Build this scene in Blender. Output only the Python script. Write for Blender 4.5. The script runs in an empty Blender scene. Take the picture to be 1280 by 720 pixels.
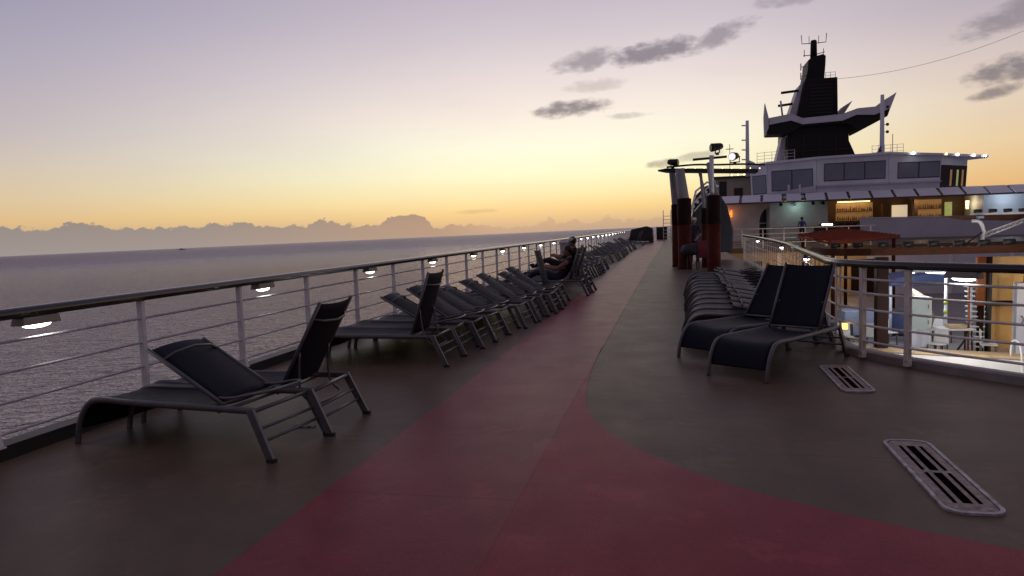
import bpy, bmesh, math, random
from mathutils import Vector, Matrix
from mathutils.geometry import tessellate_polygon
random.seed(7)
R = math.radians
SC = bpy.context.scene
COL = SC.collection

# ------------------------------------------------------------------ colour / materials
def s2l(c):
    return tuple((x/255/12.92 if x/255 <= .04045 else ((x/255+.055)/1.055)**2.4) for x in c)

def mat(name, col, rough=.5, metal=0., vary=.15, scale=6., bump=0., bscale=40., spec=.5, emit=None, estr=0., dirt=None, stretch=None, coat=0.):
    m = bpy.data.materials.new(name); m.use_nodes = True
    nt = m.node_tree; b = nt.nodes['Principled BSDF']
    b.inputs['Roughness'].default_value = rough
    b.inputs['Metallic'].default_value = metal
    b.inputs['Specular IOR Level'].default_value = spec
    b.inputs['Coat Weight'].default_value = coat
    tc = nt.nodes.new('ShaderNodeTexCoord')
    src = tc.outputs['Object']
    if stretch:
        mp = nt.nodes.new('ShaderNodeMapping'); mp.inputs['Scale'].default_value = stretch
        nt.links.new(src, mp.inputs['Vector']); src = mp.outputs['Vector']
    n = nt.nodes.new('ShaderNodeTexNoise'); n.inputs['Scale'].default_value = scale; n.inputs['Detail'].default_value = 6; n.inputs['Roughness'].default_value = .6
    nt.links.new(src, n.inputs['Vector'])
    cr = nt.nodes.new('ShaderNodeValToRGB')
    cr.color_ramp.elements[0].position = .3; cr.color_ramp.elements[1].position = .7
    lo = dirt or tuple(x*(1-vary) for x in col)
    cr.color_ramp.elements[0].color = (*lo, 1)
    cr.color_ramp.elements[1].color = (*tuple(min(1, x*(1+vary)) for x in col), 1)
    nt.links.new(n.outputs['Fac'], cr.inputs['Fac'])
    nt.links.new(cr.outputs['Color'], b.inputs['Base Color'])
    if rough > .12:
        mr = nt.nodes.new('ShaderNodeMapRange'); mr.inputs['To Min'].default_value = rough*.8; mr.inputs['To Max'].default_value = min(1, rough*1.2)
        nt.links.new(n.outputs['Fac'], mr.inputs['Value']); nt.links.new(mr.outputs['Result'], b.inputs['Roughness'])
    if bump:
        n2 = nt.nodes.new('ShaderNodeTexNoise'); n2.inputs['Scale'].default_value = bscale; n2.inputs['Detail'].default_value = 4
        nt.links.new(src, n2.inputs['Vector'])
        bp = nt.nodes.new('ShaderNodeBump'); bp.inputs['Strength'].default_value = bump; bp.inputs['Distance'].default_value = .01
        nt.links.new(n2.outputs['Fac'], bp.inputs['Height']); nt.links.new(bp.outputs['Normal'], b.inputs['Normal'])
    if emit:
        b.inputs['Emission Color'].default_value = (*emit, 1); b.inputs['Emission Strength'].default_value = estr
    return m

M = {}
M['frame'] = mat('lounger metal', (.125, .125, .133), .38, .35, .15, 14)
M['sling'] = mat('navy sling weave', (.008, .009, .018), .6, 0, .3, 9, .5, 500, spec=.2)
M['frame_dark'] = mat('dark lounger metal', (.016, .016, .017), .5, 0., .15, 14)
M['sling_black'] = mat('charcoal sling weave', (.010, .010, .011), .45, 0, .3, 9, .5, 500, spec=.25)
M['rubber'] = mat('black rubber', (.02, .02, .02), .7)
M['rail_paint'] = mat('grey rail paint', (.80, .80, .82), .45, 0, .10, 5, .1, 60, dirt=(.62, .60, .58))
M['rail_white'] = mat('white rail paint', (.78, .76, .73), .42, 0, .12, 5, .1, 60, dirt=(.60, .55, .49))
M['wire'] = mat('rail wire steel', (.62, .62, .65), .35, .2, .15, 10)
M['handrail'] = mat('varnished handrail', (.014, .011, .010), .17, 0, .35, 6, 0, 30, spec=.6, stretch=(4, .3, 4), coat=0.)
M['black'] = mat('black paint', (.012, .012, .013), .5)
M['lamphouse'] = mat('lamp housing grey', (.22, .21, .20), .4, .3)
M['lens'] = mat('lit lamp lens', (.9, .9, .9), .4, emit=(1, .96, .9), estr=13.)
M['lens_amber'] = mat('lit amber lens', (.9, .6, .2), .4, emit=(1, .6, .12), estr=3.)
M['lens_warm'] = mat('lit warm bulb', (.9, .8, .6), .4, emit=(1, .78, .35), estr=2.6)
M['lens_pink'] = mat('lit spotlight lens', (.9, .85, .95), .4, emit=(.95, .8, 1.), estr=1.1)
M['kerb'] = mat('deck rim paint', (.21, .185, .175), .5, 0, .22, 4, .15, 60)
M['rust'] = mat('red brown column paint', (.080, .017, .011), .7, 0, .3, 5, spec=.1)
M['rust_dark'] = mat('dark brown column paint', (.020, .008, .006), .7, 0, .3, 5, spec=.12)
M['grate_ring'] = mat('worn alloy ring', (.46, .45, .46), .45, .2, .35, 18, .2, 90, dirt=(.13, .11, .105))
M['grate_plate'] = mat('worn brown plate', (.29, .215, .185), .5, .1, .4, 22, .2, 90, dirt=(.07, .05, .045))
M['void'] = mat('dark slot', (.002, .002, .002), 1., spec=0.)
M['white'] = mat('ship white paint', (.74, .74, .75), .45, 0, .07, .8, dirt=(.60, .58, .56))
M['grey_white'] = mat('ship grey white paint', (.74, .78, .88), .5, 0, .1, .7)
M['mauve_wall'] = mat('bulwark paint', (.56, .57, .66), .5, 0, .08, .6)
M['arm_grey'] = mat('weathered grey paint', (.30, .29, .30), .6, 0, .2, 3)
M['funnel'] = mat('funnel black paint', (.010, .008, .010), .55, 0, .3, .8, spec=.3)
M['funnel_grey'] = mat('funnel wing grey paint', (.60, .60, .65), .5, 0, .12, 1.5)
M['funnel_trim'] = mat('funnel trim grey', (.020, .019, .021), .5, 0, .2, 3)
M['glass'] = mat('bridge window glass', (.24, .27, .34), .08, 0, .1, 1, spec=.8)
M['glass_dark'] = mat('dark window glass', (.01, .01, .012), .1, 0, .1, 1)
M['awning'] = mat('awning sheet', (.78, .78, .82), .5, 0, .06, 1.5)
M['awning_frame'] = mat('awning frame', (.05, .05, .06), .5)
M['amber_wall'] = mat('ochre wall panel', (.46, .33, .16), .55, 0, .15, 1.2)
M['wood'] = mat('brown timber', (.070, .026, .014), .6, 0, .35, 4, .2, 30, stretch=(1, 6, 6), spec=.12)
M['redslat'] = mat('red stained timber', (.28, .048, .020), .7, 0, .35, 4, spec=.1)
M['orange'] = mat('orange paint', (.30, .09, .025), .5)
M['tan'] = mat('tan timber', (.45, .32, .18), .5, 0, .2, 4)
M['cream'] = mat('cream plaster', (.42, .36, .28), .6, 0, .1, 1)
M['cabinet'] = mat('pale teal panel', (.50, .60, .60), .4, 0, .06, 3)
M['blue'] = mat('blue canvas', (.06, .08, .20), .7, 0, .2, 3)
M['bluegrey'] = mat('blue grey canvas and hazed ship', (.24, .27, .38), .7, 0, .2, 3)
M['greysail'] = mat('dark sail cloth', (.035, .036, .042), .7, 0, .25, 1.2)
M['maroon'] = mat('maroon plastic', (.16, .015, .035), .45)
M['bin'] = mat('bin white', (.45, .44, .42), .5)
M['pool_floor'] = mat('pool deck boards', (.24, .22, .21), .5, 0, .3, 1.3, .1, 20)
M['hull'] = mat('hull white', (.5, .5, .5), .5)
M['skin'] = mat('skin', (.24, .11, .07), .55)
M['hair'] = mat('dark hair', (.008, .006, .005), .6)
M['cap_white'] = mat('white cap cloth', (.6, .58, .58), .7)
M['navy_cloth'] = mat('navy cloth', (.015, .018, .045), .8)
M['dark_cloth'] = mat('black cloth', (.012, .011, .013), .8)
M['blue_cloth'] = mat('bright blue cloth', (.03, .09, .28), .8)
M['purple_cloth'] = mat('purple towel cloth', (.07, .035, .20), .85)
M['red_cloth'] = mat('red towel cloth', (.45, .04, .05), .85)
M['white_cloth'] = mat('white towel cloth', (.55, .53, .5), .85)
M['yellow'] = mat('yellow green paint', (.45, .50, .08), .5)
M['green_glow'] = mat('lit green panel', (.5, .6, .2), .5, emit=(.55, .60, .22), estr=.30)
M['white_glow'] = mat('lit back bar', (.8, .75, .6), .5, emit=(1, .80, .52), estr=.55)
M['shelf_glow'] = mat('lit shelf back', (.5, .3, .15), .5, emit=(.8, .42, .14), estr=.16)
M['bottle'] = mat('bottle glass', (.35, .22, .12), .2, 0, .9, 9)
M['bottle_red'] = mat('red bottle glass', (.35, .04, .03), .2)
M['heater'] = mat('heater element', (.8, .2, .05), .5, emit=(1, .25, .04), estr=1.7)
M['interior'] = mat('bar interior timber', (.15, .075, .035), .6, 0, .3, 1)

# ------------------------------------------------------------------ mesh builder
class MB:
    def __init__(s): s.v = []; s.f = []; s.mi = []; s.sm = []; s.cur = 0
    def add(s, vs, fs, smooth=False):
        o = len(s.v); s.v += [tuple(v) for v in vs]
        for f in fs: s.f.append([i+o for i in f]); s.mi.append(s.cur); s.sm.append(smooth)
        return s
    def box(s, c, size, rot=None, taper=1.):
        x, y, z = (d/2 for d in size)
        vs = []
        for dz in (-1, 1):
            k = taper if dz > 0 else 1
            for dx, dy in ((-1, -1), (1, -1), (1, 1), (-1, 1)):
                v = Vector((dx*x*k, dy*y*k, dz*z))
                if rot is not None: v = rot @ v
                vs.append(v+Vector(c))
        return s.add(vs, [(3, 2, 1, 0), (4, 5, 6, 7), (0, 1, 5, 4), (1, 2, 6, 5), (2, 3, 7, 6), (3, 0, 4, 7)])
    def bbox(s, a, b):
        return s.box([(p+q)/2 for p, q in zip(a, b)], [abs(q-p) for p, q in zip(a, b)])
    def bar(s, p0, p1, w, h, up=(0, 0, 1)):
        p0 = Vector(p0); p1 = Vector(p1); d = (p1-p0).normalized()
        u = Vector(up)
        if abs(d.dot(u)) > .98: u = Vector((1, 0, 0))
        sd = d.cross(u).normalized(); u2 = sd.cross(d)
        vs = [p+sd*a*w/2+u2*b*h/2 for p in (p0, p1) for a, b in ((-1, -1), (1, -1), (1, 1), (-1, 1))]
        return s.add(vs, [(0, 1, 2, 3), (7, 6, 5, 4), (0, 4, 5, 1), (1, 5, 6, 2), (2, 6, 7, 3), (3, 7, 4, 0)])
    def tube(s, pts, r, n=8, sx=1., closed=False, cap=True):
        pts = [Vector(p) for p in pts]; N = len(pts); rings = []
        rs = r if isinstance(r, (list, tuple)) else [r]*N
        u = None
        for i, p in enumerate(pts):
            if closed: d = pts[(i+1) % N]-pts[i-1]
            else: d = pts[min(i+1, N-1)]-pts[max(i-1, 0)]
            d.normalize()
            if u is None:
                a = Vector((0, 0, 1)) if abs(d.z) < .9 else Vector((1, 0, 0))
                u = d.cross(a).normalized()
            else: u = (u-d*u.dot(d)).normalized()
            w = d.cross(u)
            rings.append([p+u*math.cos(t)*rs[i]*sx+w*math.sin(t)*rs[i] for t in [2*math.pi*k/n for k in range(n)]])
        vs = [v for rg in rings for v in rg]; fs = []
        for i in range(N if closed else N-1):
            a = i*n; b = ((i+1) % N)*n
            for k in range(n): fs.append((a+k, a+(k+1) % n, b+(k+1) % n, b+k))
        o = len(s.v); s.add(vs, fs, True)
        if cap and not closed: s.add([], []); s.f += [[o+k for k in range(n)][::-1], [o+(N-1)*n+k for k in range(n)]]; s.mi += [s.cur]*2; s.sm += [False]*2
        return s
    def sweep(s, path, prof):
        """sweep a closed (side, up) profile along a horizontal path"""
        pts = [Vector(p) for p in path]; N = len(pts); n = len(prof); vs = []
        for i, p in enumerate(pts):
            d = pts[min(i+1, N-1)]-pts[max(i-1, 0)]; d.z = 0; d.normalize()
            sd = Vector((d.y, -d.x, 0))
            vs += [p+sd*a+Vector((0, 0, b)) for a, b in prof]
        fs = []
        for i in range(N-1):
            for k in range(n): fs.append((i*n+k, i*n+(k+1) % n, (i+1)*n+(k+1) % n, (i+1)*n+k))
        fs += [tuple(range(n))[::-1], tuple((N-1)*n+k for k in range(n))]
        return s.add(vs, fs)
    def prism(s, poly, a, b, axis='y', shift=(0, 0)):
        """extrude a 2D outline; axis y: poly is (x,z); axis z: poly is (x,y); axis x: poly is (y,z)"""
        n = len(poly)
        def P(p, t, sh): 
            x, y = p[0]+sh[0], p[1]+sh[1]
            return {'y': (x, t, y), 'z': (x, y, t), 'x': (t, x, y)}[axis]
        vs = [P(p, a, (0, 0)) for p in poly]+[P(p, b, shift) for p in poly]
        tri = tessellate_polygon([[Vector((p[0], p[1], 0)) for p in poly]])
        fs = [tuple(t) for t in tri]+[tuple(i+n for i in t[::-1]) for t in tri]
        fs += [(i, (i+1) % n, (i+1) % n+n, i+n) for i in range(n)]
        return s.add(vs, fs)
    def ball(s, c, r, n=12, m=8, sc=(1, 1, 1)):
        vs = [Vector(c)+Vector((0, 0, r*sc[2]))]
        for j in range(1, m):
            t = math.pi*j/m
            for i in range(n):
                p = 2*math.pi*i/n
                vs.append(Vector(c)+Vector((r*sc[0]*math.sin(t)*math.cos(p), r*sc[1]*math.sin(t)*math.sin(p), r*sc[2]*math.cos(t))))
        vs.append(Vector(c)-Vector((0, 0, r*sc[2])))
        fs = [(0, 1+i, 1+(i+1) % n) for i in range(n)]
        for j in range(m-2):
            for i in range(n): fs.append((1+j*n+i, 1+(j+1)*n+i, 1+(j+1)*n+(i+1) % n, 1+j*n+(i+1) % n))
        L = len(vs)-1
        fs += [(L, 1+(m-2)*n+(i+1) % n, 1+(m-2)*n+i) for i in range(n)]
        return s.add(vs, fs, True)
    def cyl(s, c, r, h, n=20, r2=None):
        c = Vector(c); return s.tube([c, c+Vector((0, 0, h))], [r, r if r2 is None else r2], n)
    def build(s, name, mats, parent=None, bevel=0, loc=None):
        me = bpy.data.meshes.new(name); me.from_pydata(s.v, [], s.f)
        for m in (mats if isinstance(mats, (list, tuple)) else [mats]): me.materials.append(m)
        for p, i, q in zip(me.polygons, s.mi, s.sm): p.material_index = i; p.use_smooth = q
        bm = bmesh.new(); bm.from_mesh(me); bmesh.ops.recalc_face_normals(bm, faces=bm.faces); bm.to_mesh(me); bm.free()
        me.update()
        o = bpy.data.objects.new(name, me); COL.objects.link(o)
        if parent: o.parent = parent
        if loc: o.location = loc
        if bevel:
            b = o.modifiers.new('bevel', 'BEVEL'); b.width = bevel; b.segments = 2; b.limit_method = 'ANGLE'
        return o

def thing(name, label, cat, loc=(0, 0, 0), rz=0, group=None):
    o = bpy.data.objects.new(name, None); COL.objects.link(o)
    o.location = loc; o.rotation_euler = (0, 0, rz); o.empty_display_size = .1
    o['label'] = label; o['category'] = cat
    if group: o['group'] = group
    return o
def tag(o, label, cat, group=None):
    o['label'] = label; o['category'] = cat
    if group: o['group'] = group
    return o
def struct(o, kind='structure'):
    o['kind'] = kind; return o
def dup(root, loc, rz=0, label=None):
    r = root.copy(); COL.objects.link(r); r.location = loc; r.rotation_euler = (0, 0, rz)
    if label: r['label'] = label
    for ch in list(root.children):
        c = ch.copy(); COL.objects.link(c); c.parent = r
        for g in list(ch.children):
            d = g.copy(); COL.objects.link(d); d.parent = c
    return r
def spline(P, n=8):
    P = [Vector(p) for p in P]; out = []
    for i in range(len(P)-1):
        a = P[max(i-1, 0)]; b = P[i]; c = P[i+1]; d = P[min(i+2, len(P)-1)]
        for k in range(n):
            t = k/n
            out.append(.5*((2*b)+(c-a)*t+(2*a-5*b+4*c-d)*t*t+(3*b-a-3*c+d)*t**3))
    return out+[P[-1]]

# ------------------------------------------------------------------ camera
F = 900.; H = 1.5
def setup_cam():
    Y = Vector((838-640, 281-360, F)).normalized()
    d = Vector((math.cos(R(1.9)), -math.sin(R(1.9)), 0))
    Z = d.cross(Y).normalized()
    if Z.y > 0: Z = -Z
    X = Y.cross(Z)
    m = Matrix((X, Y, Z))            # world = m @ cam(x right, y down, z forward)
    right = m @ Vector((1, 0, 0)); up = -(m @ Vector((0, 1, 0))); back = -(m @ Vector((0, 0, 1)))
    cd = bpy.data.cameras.new('camera'); cam = bpy.data.objects.new('camera', cd); COL.objects.link(cam)
    cd.sensor_width = 36; cd.sensor_fit = 'HORIZONTAL'; cd.lens = F/1280*36
    cd.clip_start = .05; cd.clip_end = 60000
    W = Matrix((right, up, back)).transposed().to_4x4(); W.translation = (0, 0, H)
    cam.matrix_world = W
    SC.camera = cam
setup_cam()
TILT = .0130      # the ship lists a little: sea and sky are tilted against the deck

# ------------------------------------------------------------------ world: dusk sky
def build_world():
    w = bpy.data.worlds.new('World'); SC.world = w; w.use_nodes = True
    nt = w.node_tree; nt.nodes.clear(); nd = nt.nodes; lk = nt.links
    class E:
        def __init__(s, k): s.k = k
        def __add__(a, b): return op('ADD', a, b)
        def __radd__(a, b): return op('ADD', a, b)
        def __sub__(a, b): return op('SUBTRACT', a, b)
        def __rsub__(a, b): return op('SUBTRACT', b, a)
        def __mul__(a, b): return op('MULTIPLY', a, b)
        def __rmul__(a, b): return op('MULTIPLY', a, b)
        def __truediv__(a, b): return op('DIVIDE', a, b)
    def op(o, *args):
        n = nd.new('ShaderNodeMath'); n.operation = o
        for i, a in enumerate(args):
            if isinstance(a, E): lk.new(a.k, n.inputs[i])
            else: n.inputs[i].default_value = a
        return E(n.outputs[0])
    def sstep(a, b, x):
        n = nd.new('ShaderNodeMapRange'); n.interpolation_type = 'SMOOTHSTEP'
        for nm, v in (('From Min', a), ('From Max', b)):
            if isinstance(v, E): lk.new(v.k, n.inputs[nm])
            else: n.inputs[nm].default_value = v
        lk.new(x.k, n.inputs['Value']); return E(n.outputs['Result'])
    def ramp(x, stops):
        n = nd.new('ShaderNodeValToRGB'); el = n.color_ramp.elements
        while len(el) < len(stops): el.new(.5)
        for e, (p, c) in zip(el, stops):
            e.position = p; e.color = (*c, 1) if len(c) == 3 else c
        lk.new(x.k, n.inputs['Fac']); return n.outputs['Color']
    def mix(f, a, b):
        n = nd.new('ShaderNodeMix'); n.data_type = 'RGBA'
        if isinstance(f, E): lk.new(f.k, n.inputs[0])
        else: n.inputs[0].default_value = f
        for i, v in ((6, a), (7, b)):
            if isinstance(v, tuple): n.inputs[i].default_value = (*v, 1)
            else: lk.new(v, n.inputs[i])
        return n.outputs[2]
    def vec(x, y, z=0.):
        n = nd.new('ShaderNodeCombineXYZ')
        for i, v in enumerate((x, y, z)):
            if isinstance(v, E): lk.new(v.k, n.inputs[i])
            else: n.inputs[i].default_value = v
        return n.outputs[0]
    def noise(v, scale, detail=5., rough=.55):
        n = nd.new('ShaderNodeTexNoise'); n.inputs['Scale'].default_value = scale; n.inputs['Detail'].default_value = detail; n.inputs['Roughness'].default_value = rough
        lk.new(v, n.inputs['Vector']); return E(n.outputs['Fac'])
    tc = nd.new('ShaderNodeTexCoord'); sp = nd.new('ShaderNodeSeparateXYZ'); lk.new(tc.outputs['Generated'], sp.inputs[0])
    dx, dy, dz = (E(o) for o in sp.outputs)
    z = dz-TILT*dx; x = dx+TILT*dz
    el = op('ARCSINE', op('MINIMUM', op('MAXIMUM', z, -1.), 1.))*57.29578
    az = op('ARCTAN2', x, dy)*57.29578
    t = op('MAXIMUM', (el+1.)/61., 0.)
    def st(lst): return [((e+1)/61, s2l(c)) for e, c in lst]
    zen = [(28, (148, 139, 160)), (42, (124, 116, 142)), (60, (92, 88, 116))]
    left = ramp(t, st([(0, (172, 150, 140)), (2.2, (222, 186, 134)), (3.5, (219, 193, 156)), (5.5, (207, 190, 174)), (8, (190, 179, 183)), (12, (172, 165, 181)), (16, (157, 152, 175))]+zen))
    cen = ramp(t, st([(0, (200, 172, 144)), (.7, (222, 188, 140)), (1.6, (246, 211, 144)), (2.8, (254, 235, 176)), (4.5, (255, 251, 209)), (6.5, (255, 252, 226)), (9, (250, 238, 225)), (12, (232, 219, 218)), (15, (211, 200, 207)), (18, (194, 183, 196))]+zen))
    right = ramp(t, st([(0, (205, 160, 116)), (2, (231, 186, 128)), (4.5, (233, 202, 160)), (7.5, (226, 205, 184)), (10.5, (208, 192, 189)), (13.5, (182, 170, 182))]+zen))
    back = ramp(t, st([(0, (98, 86, 90)), (6, (106, 93, 98)), (14, (110, 98, 108)), (40, (114, 104, 120)), (60, (106, 99, 120))]))
    sky = mix(sstep(-56., -9., az), left, cen)
    sky = mix(sstep(-2., 27., az), sky, right)
    sky = mix(sstep(38., 120., op('ABSOLUTE', az+13.)), sky, back)
    # faint unevenness of high thin cloud
    v1 = vec(az*.05, el*.16)
    sky = mix(sstep(.45, .75, noise(v1, 1.6, 4.))*.10, sky, s2l((196, 180, 186)))
    # bank of cumulus along the horizon
    prof = [(-60, 2.0), (-47.6, 2.2), (-45.9, 2.05), (-43.2, 2.45), (-40.8, 1.9), (-37.8, 1.75), (-35.5, 1.85), (-33, 1.9), (-31.5, 1.75), (-30.4, 1.35), (-27.2, 1.85), (-25.4, 1.65), (-22.5, .95), (-22.25, 1.95), (-20.4, 2.05), (-18.95, 1.95), (-18.7, .85), (-14.9, 1.0), (-12.4, .5), (-9.9, .6), (-9.4, 1.2), (-8.9, .6), (-7.2, 1.2), (-6.8, .6), (-5.4, .65), (-5.0, 1.3), (-4.5, .7), (-2.3, .65), (8, .5), (30, .9)]
    hp = ramp((az+60.)/90., [((a+60)/90, (h*k/4,)*3) for a, h in prof for k in (.84,)])
    n = nd.new('ShaderNodeRGBToBW'); lk.new(hp, n.inputs[0]); hh = E(n.outputs[0])*4.
    bv = vec(az*1., el*1.4)
    nb = noise(bv, 1.1, 5., .55)
    hh = hh+(nb-.5)*.8+(noise(vec(az, el*2.), 3.2, 3.)-.5)*.35
    hh = hh+(noise(vec(az, el*1.6), 7.5, 3.)-.5)*.28
    def voro(v, sc):
        n = nd.new('ShaderNodeTexVoronoi'); n.feature = 'SMOOTH_F1'; n.inputs['Scale'].default_value = sc; n.inputs['Smoothness'].default_value = .35
        lk.new(v, n.inputs['Vector']); return E(n.outputs['Distance'])
    vv = vec(az, el*1.15)
    hh = hh+(.42-voro(vv, .85))*.55+(.42-voro(vv, 2.3))*.28
    bank = sstep(hh+.055, hh-.055, el)
    fade = 1.-sstep(-19., -13., az)*.62
    bcol_l = ramp((el+1.)/5., [(0, s2l((164, 152, 150))), (.3, s2l((158, 147, 141))), (.7, s2l((148, 138, 132)))])
    bcol_r = ramp((el+1.)/5., [(0, s2l((182, 156, 134))), (.35, s2l((176, 152, 130))), (.7, s2l((160, 142, 130)))])
    bcol = mix(sstep(-42., -16., az), bcol_l, bcol_r)
    far = sstep(70., 50., op('ABSOLUTE', az+13.))
    sky = mix(bank*fade*far, sky, bcol)
    # separate clouds: az, el, half width, half height, tilt, strength
    cl = [(-5.9, 12.8, 2.4, .75, .15, .8), (-.8, 13.0, 3.7, .75, .10, 1.), (3.9, 13.6, 2.4, .7, .28, .8), (-7.3, 9.3, 2.8, .58, .05, 1.), (-5.4, 10.9, 2.2, .45, .05, .35), (-3.0, 8.5, 1.5, .22, .0, .45),
          (-.4, 4.75, 1.3, .3, .12, .8), (2.1, 5.1, 2.0, .32, .1, .6), (9, 15.4, 2.4, .4, 0, .6), (22.4, 8.9, 2.7, .8, .1, 1.), (21.4, 7.6, 1.5, .38, .18, 1.), (22.6, 12.3, 3.2, .9, .25, .8), (-15, 1.75, 1.5, .18, 0, .35), (30, 16, 5, 1.4, .1, .9), (-26, 22, 9, 1.2, .1, .6)]
    nz = noise(vec(az*.5, el*.85), 1.25, 6., .62)
    n2 = noise(vec(az*.5+7., el*1.0), 2.2, 3., .5)
    tot = None
    for a, e, ra, re, tl, s in cl:
        da = az-a; de = el-e-da*tl
        q = 1.-((da*da)*(1/ra**2)+(de*de)*(1/re**2))
        m = sstep(-.75, 1.1, q+(nz-.5)*2.6+(n2-.5)*2.0)*(.88*s)
        m = m*sstep(-3.5, -.6, q)
        tot = m if tot is None else op('MAXIMUM', tot, m)
    ccol = ramp(t, st([(0, (176, 150, 120)), (5, (158, 142, 132)), (9, (128, 120, 126)), (14, (132, 124, 136))]))
    sky = mix(tot, sky, ccol)
    # below the horizon
    sky = mix(sstep(0., -1.5, el), sky, s2l((120, 108, 116)))
    # a trace of physical twilight sky for the dome overhead
    ns = nd.new('ShaderNodeTexSky'); ns.sky_type = 'NISHITA'; ns.sun_disc = False
    ns.sun_elevation = R(1.0); ns.sun_rotation = R(-13)
    ad = nd.new('ShaderNodeMix'); ad.data_type = 'RGBA'; ad.blend_type = 'ADD'; ad.inputs[0].default_value = .003
    lk.new(sky, ad.inputs[6]); lk.new(ns.outputs[0], ad.inputs[7])
    bg = nd.new('ShaderNodeBackground'); lk.new(ad.outputs[2], bg.inputs[0]); bg.inputs[1].default_value = 1.
    out = nd.new('ShaderNodeOutputWorld'); lk.new(bg.outputs[0], out.inputs[0])
    w.cycles.sampling_method = 'MANUAL'; w.cycles.sample_map_resolution = 1024
build_world()
sl = bpy.data.lights.new('sun', 'SUN'); sl.energy = .02; sl.angle = R(14); sl.color = (1, .72, .42)
so = bpy.data.objects.new('sun', sl); COL.objects.link(so)
sd = Vector((math.sin(R(-13))*math.cos(R(3)), math.cos(R(-13))*math.cos(R(3)), math.sin(R(3))))
so.rotation_euler = sd.to_track_quat('Z', 'Y').to_euler()

def point(loc, e, col, r=.15):
    l = bpy.data.lights.new('lamp or fill glow', 'POINT'); l.energy = e; l.color = col; l.shadow_soft_size = r
    o = bpy.data.objects.new('lamp_or_fill_glow', l); o.location = loc; COL.objects.link(o)

# ------------------------------------------------------------------ sea
def build_sea():
    m = bpy.data.materials.new('sea water'); m.use_nodes = True; nt = m.node_tree; nt.nodes.remove(nt.nodes['Principled BSDF'])
    df = nt.nodes.new('ShaderNodeBsdfDiffuse'); df.inputs['Color'].default_value = (.120, .112, .132, 1)
    gl = nt.nodes.new('ShaderNodeBsdfGlossy'); gl.inputs['Roughness'].default_value = .08
    fr = nt.nodes.new('ShaderNodeFresnel'); fr.inputs['IOR'].default_value = 1.9
    ms = nt.nodes.new('ShaderNodeMixShader'); nt.links.new(fr.outputs[0], ms.inputs[0]); nt.links.new(df.outputs[0], ms.inputs[1]); nt.links.new(gl.outputs[0], ms.inputs[2])
    nt.links.new(ms.outputs[0], nt.nodes['Material Output'].inputs['Surface'])
    tc = nt.nodes.new('ShaderNodeTexCoord')
    ln = nt.nodes.new('ShaderNodeVectorMath'); ln.operation = 'LENGTH'; nt.links.new(tc.outputs['Object'], ln.inputs[0])
    def rng(a, b_, c, d):
        q = nt.nodes.new('ShaderNodeMapRange'); q.interpolation_type = 'SMOOTHSTEP'
        for nm, v in (('From Min', a), ('From Max', b_), ('To Min', c), ('To Max', d)): q.inputs[nm].default_value = v
        nt.links.new(ln.outputs['Value'], q.inputs['Value']); return q.outputs['Result']
    nt.links.new(rng(60, 2200, .06, .34), gl.inputs['Roughness'])     # far swell seen as one rougher surface
    cm = nt.nodes.new('ShaderNodeMix'); cm.data_type = 'RGBA'; nt.links.new(rng(60, 3500, 0, 1), cm.inputs[0]); cm.inputs[6].default_value = (.92, .90, 1, 1); cm.inputs[7].default_value = (.82, .77, .78, 1)
    nt.links.new(cm.outputs[2], gl.inputs['Color'])
    last = None; hs = None
    for sc, st, k in ((.13, (.55, 1.15, 1), .8), (.42, (.6, 1.2, 1), .62), (1.3, (.7, 1.1, 1), .20)):
        mp = nt.nodes.new('ShaderNodeMapping'); mp.inputs['Scale'].default_value = st; mp.inputs['Rotation'].default_value = (0, 0, R(-38+12*k))
        nt.links.new(tc.outputs['Object'], mp.inputs[0])
        n = nt.nodes.new('ShaderNodeTexNoise'); n.inputs['Scale'].default_value = sc; n.inputs['Detail'].default_value = 3; n.inputs['Distortion'].default_value = .6
        nt.links.new(mp.outputs[0], n.inputs['Vector'])
        mu = nt.nodes.new('ShaderNodeMath'); mu.operation = 'MULTIPLY'; mu.inputs[1].default_value = k; nt.links.new(n.outputs['Fac'], mu.inputs[0])
        if hs is None: hs = mu.outputs[0]
        else:
            a = nt.nodes.new('ShaderNodeMath'); nt.links.new(hs, a.inputs[0]); nt.links.new(mu.outputs[0], a.inputs[1]); hs = a.outputs[0]
    bp = nt.nodes.new('ShaderNodeBump'); bp.inputs['Strength'].default_value = 1.; bp.inputs['Distance'].default_value = 3.0
    nt.links.new(hs, bp.inputs['Height'])
    for q in (df, gl, fr): nt.links.new(bp.outputs[0], q.inputs['Normal'])
    s = 14000
    o = MB().add([(-s, -s, 0), (s, -s, 0), (s, s, 0), (-s, s, 0)], [(0, 1, 2, 3)]).build('sea', m)
    o.rotation_euler = (0, -TILT, 0); o.location = (0, 0, -22)
    struct(o)
build_sea()
def sea_z(x): return -22+TILT*x
# a tiny ship on the horizon
a = R(-37.0); D = 7000
t = thing('distant_ship', 'tiny dark ship on the sea horizon at far left', 'ship', (D*math.sin(a), D*math.cos(a), sea_z(D*math.sin(a))), R(20))
MB().prism([(-32, 0), (28, 0), (34, 6), (-32, 5)], -8, 8).build('hull', M['bluegrey'], t)  # pale blue grey puts distance haze into the ship's colour
MB().prism([(-18, 5), (12, 5), (8, 11), (-6, 14), (-14, 12)], -6, 6).build('superstructure', M['bluegrey'], t)

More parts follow.
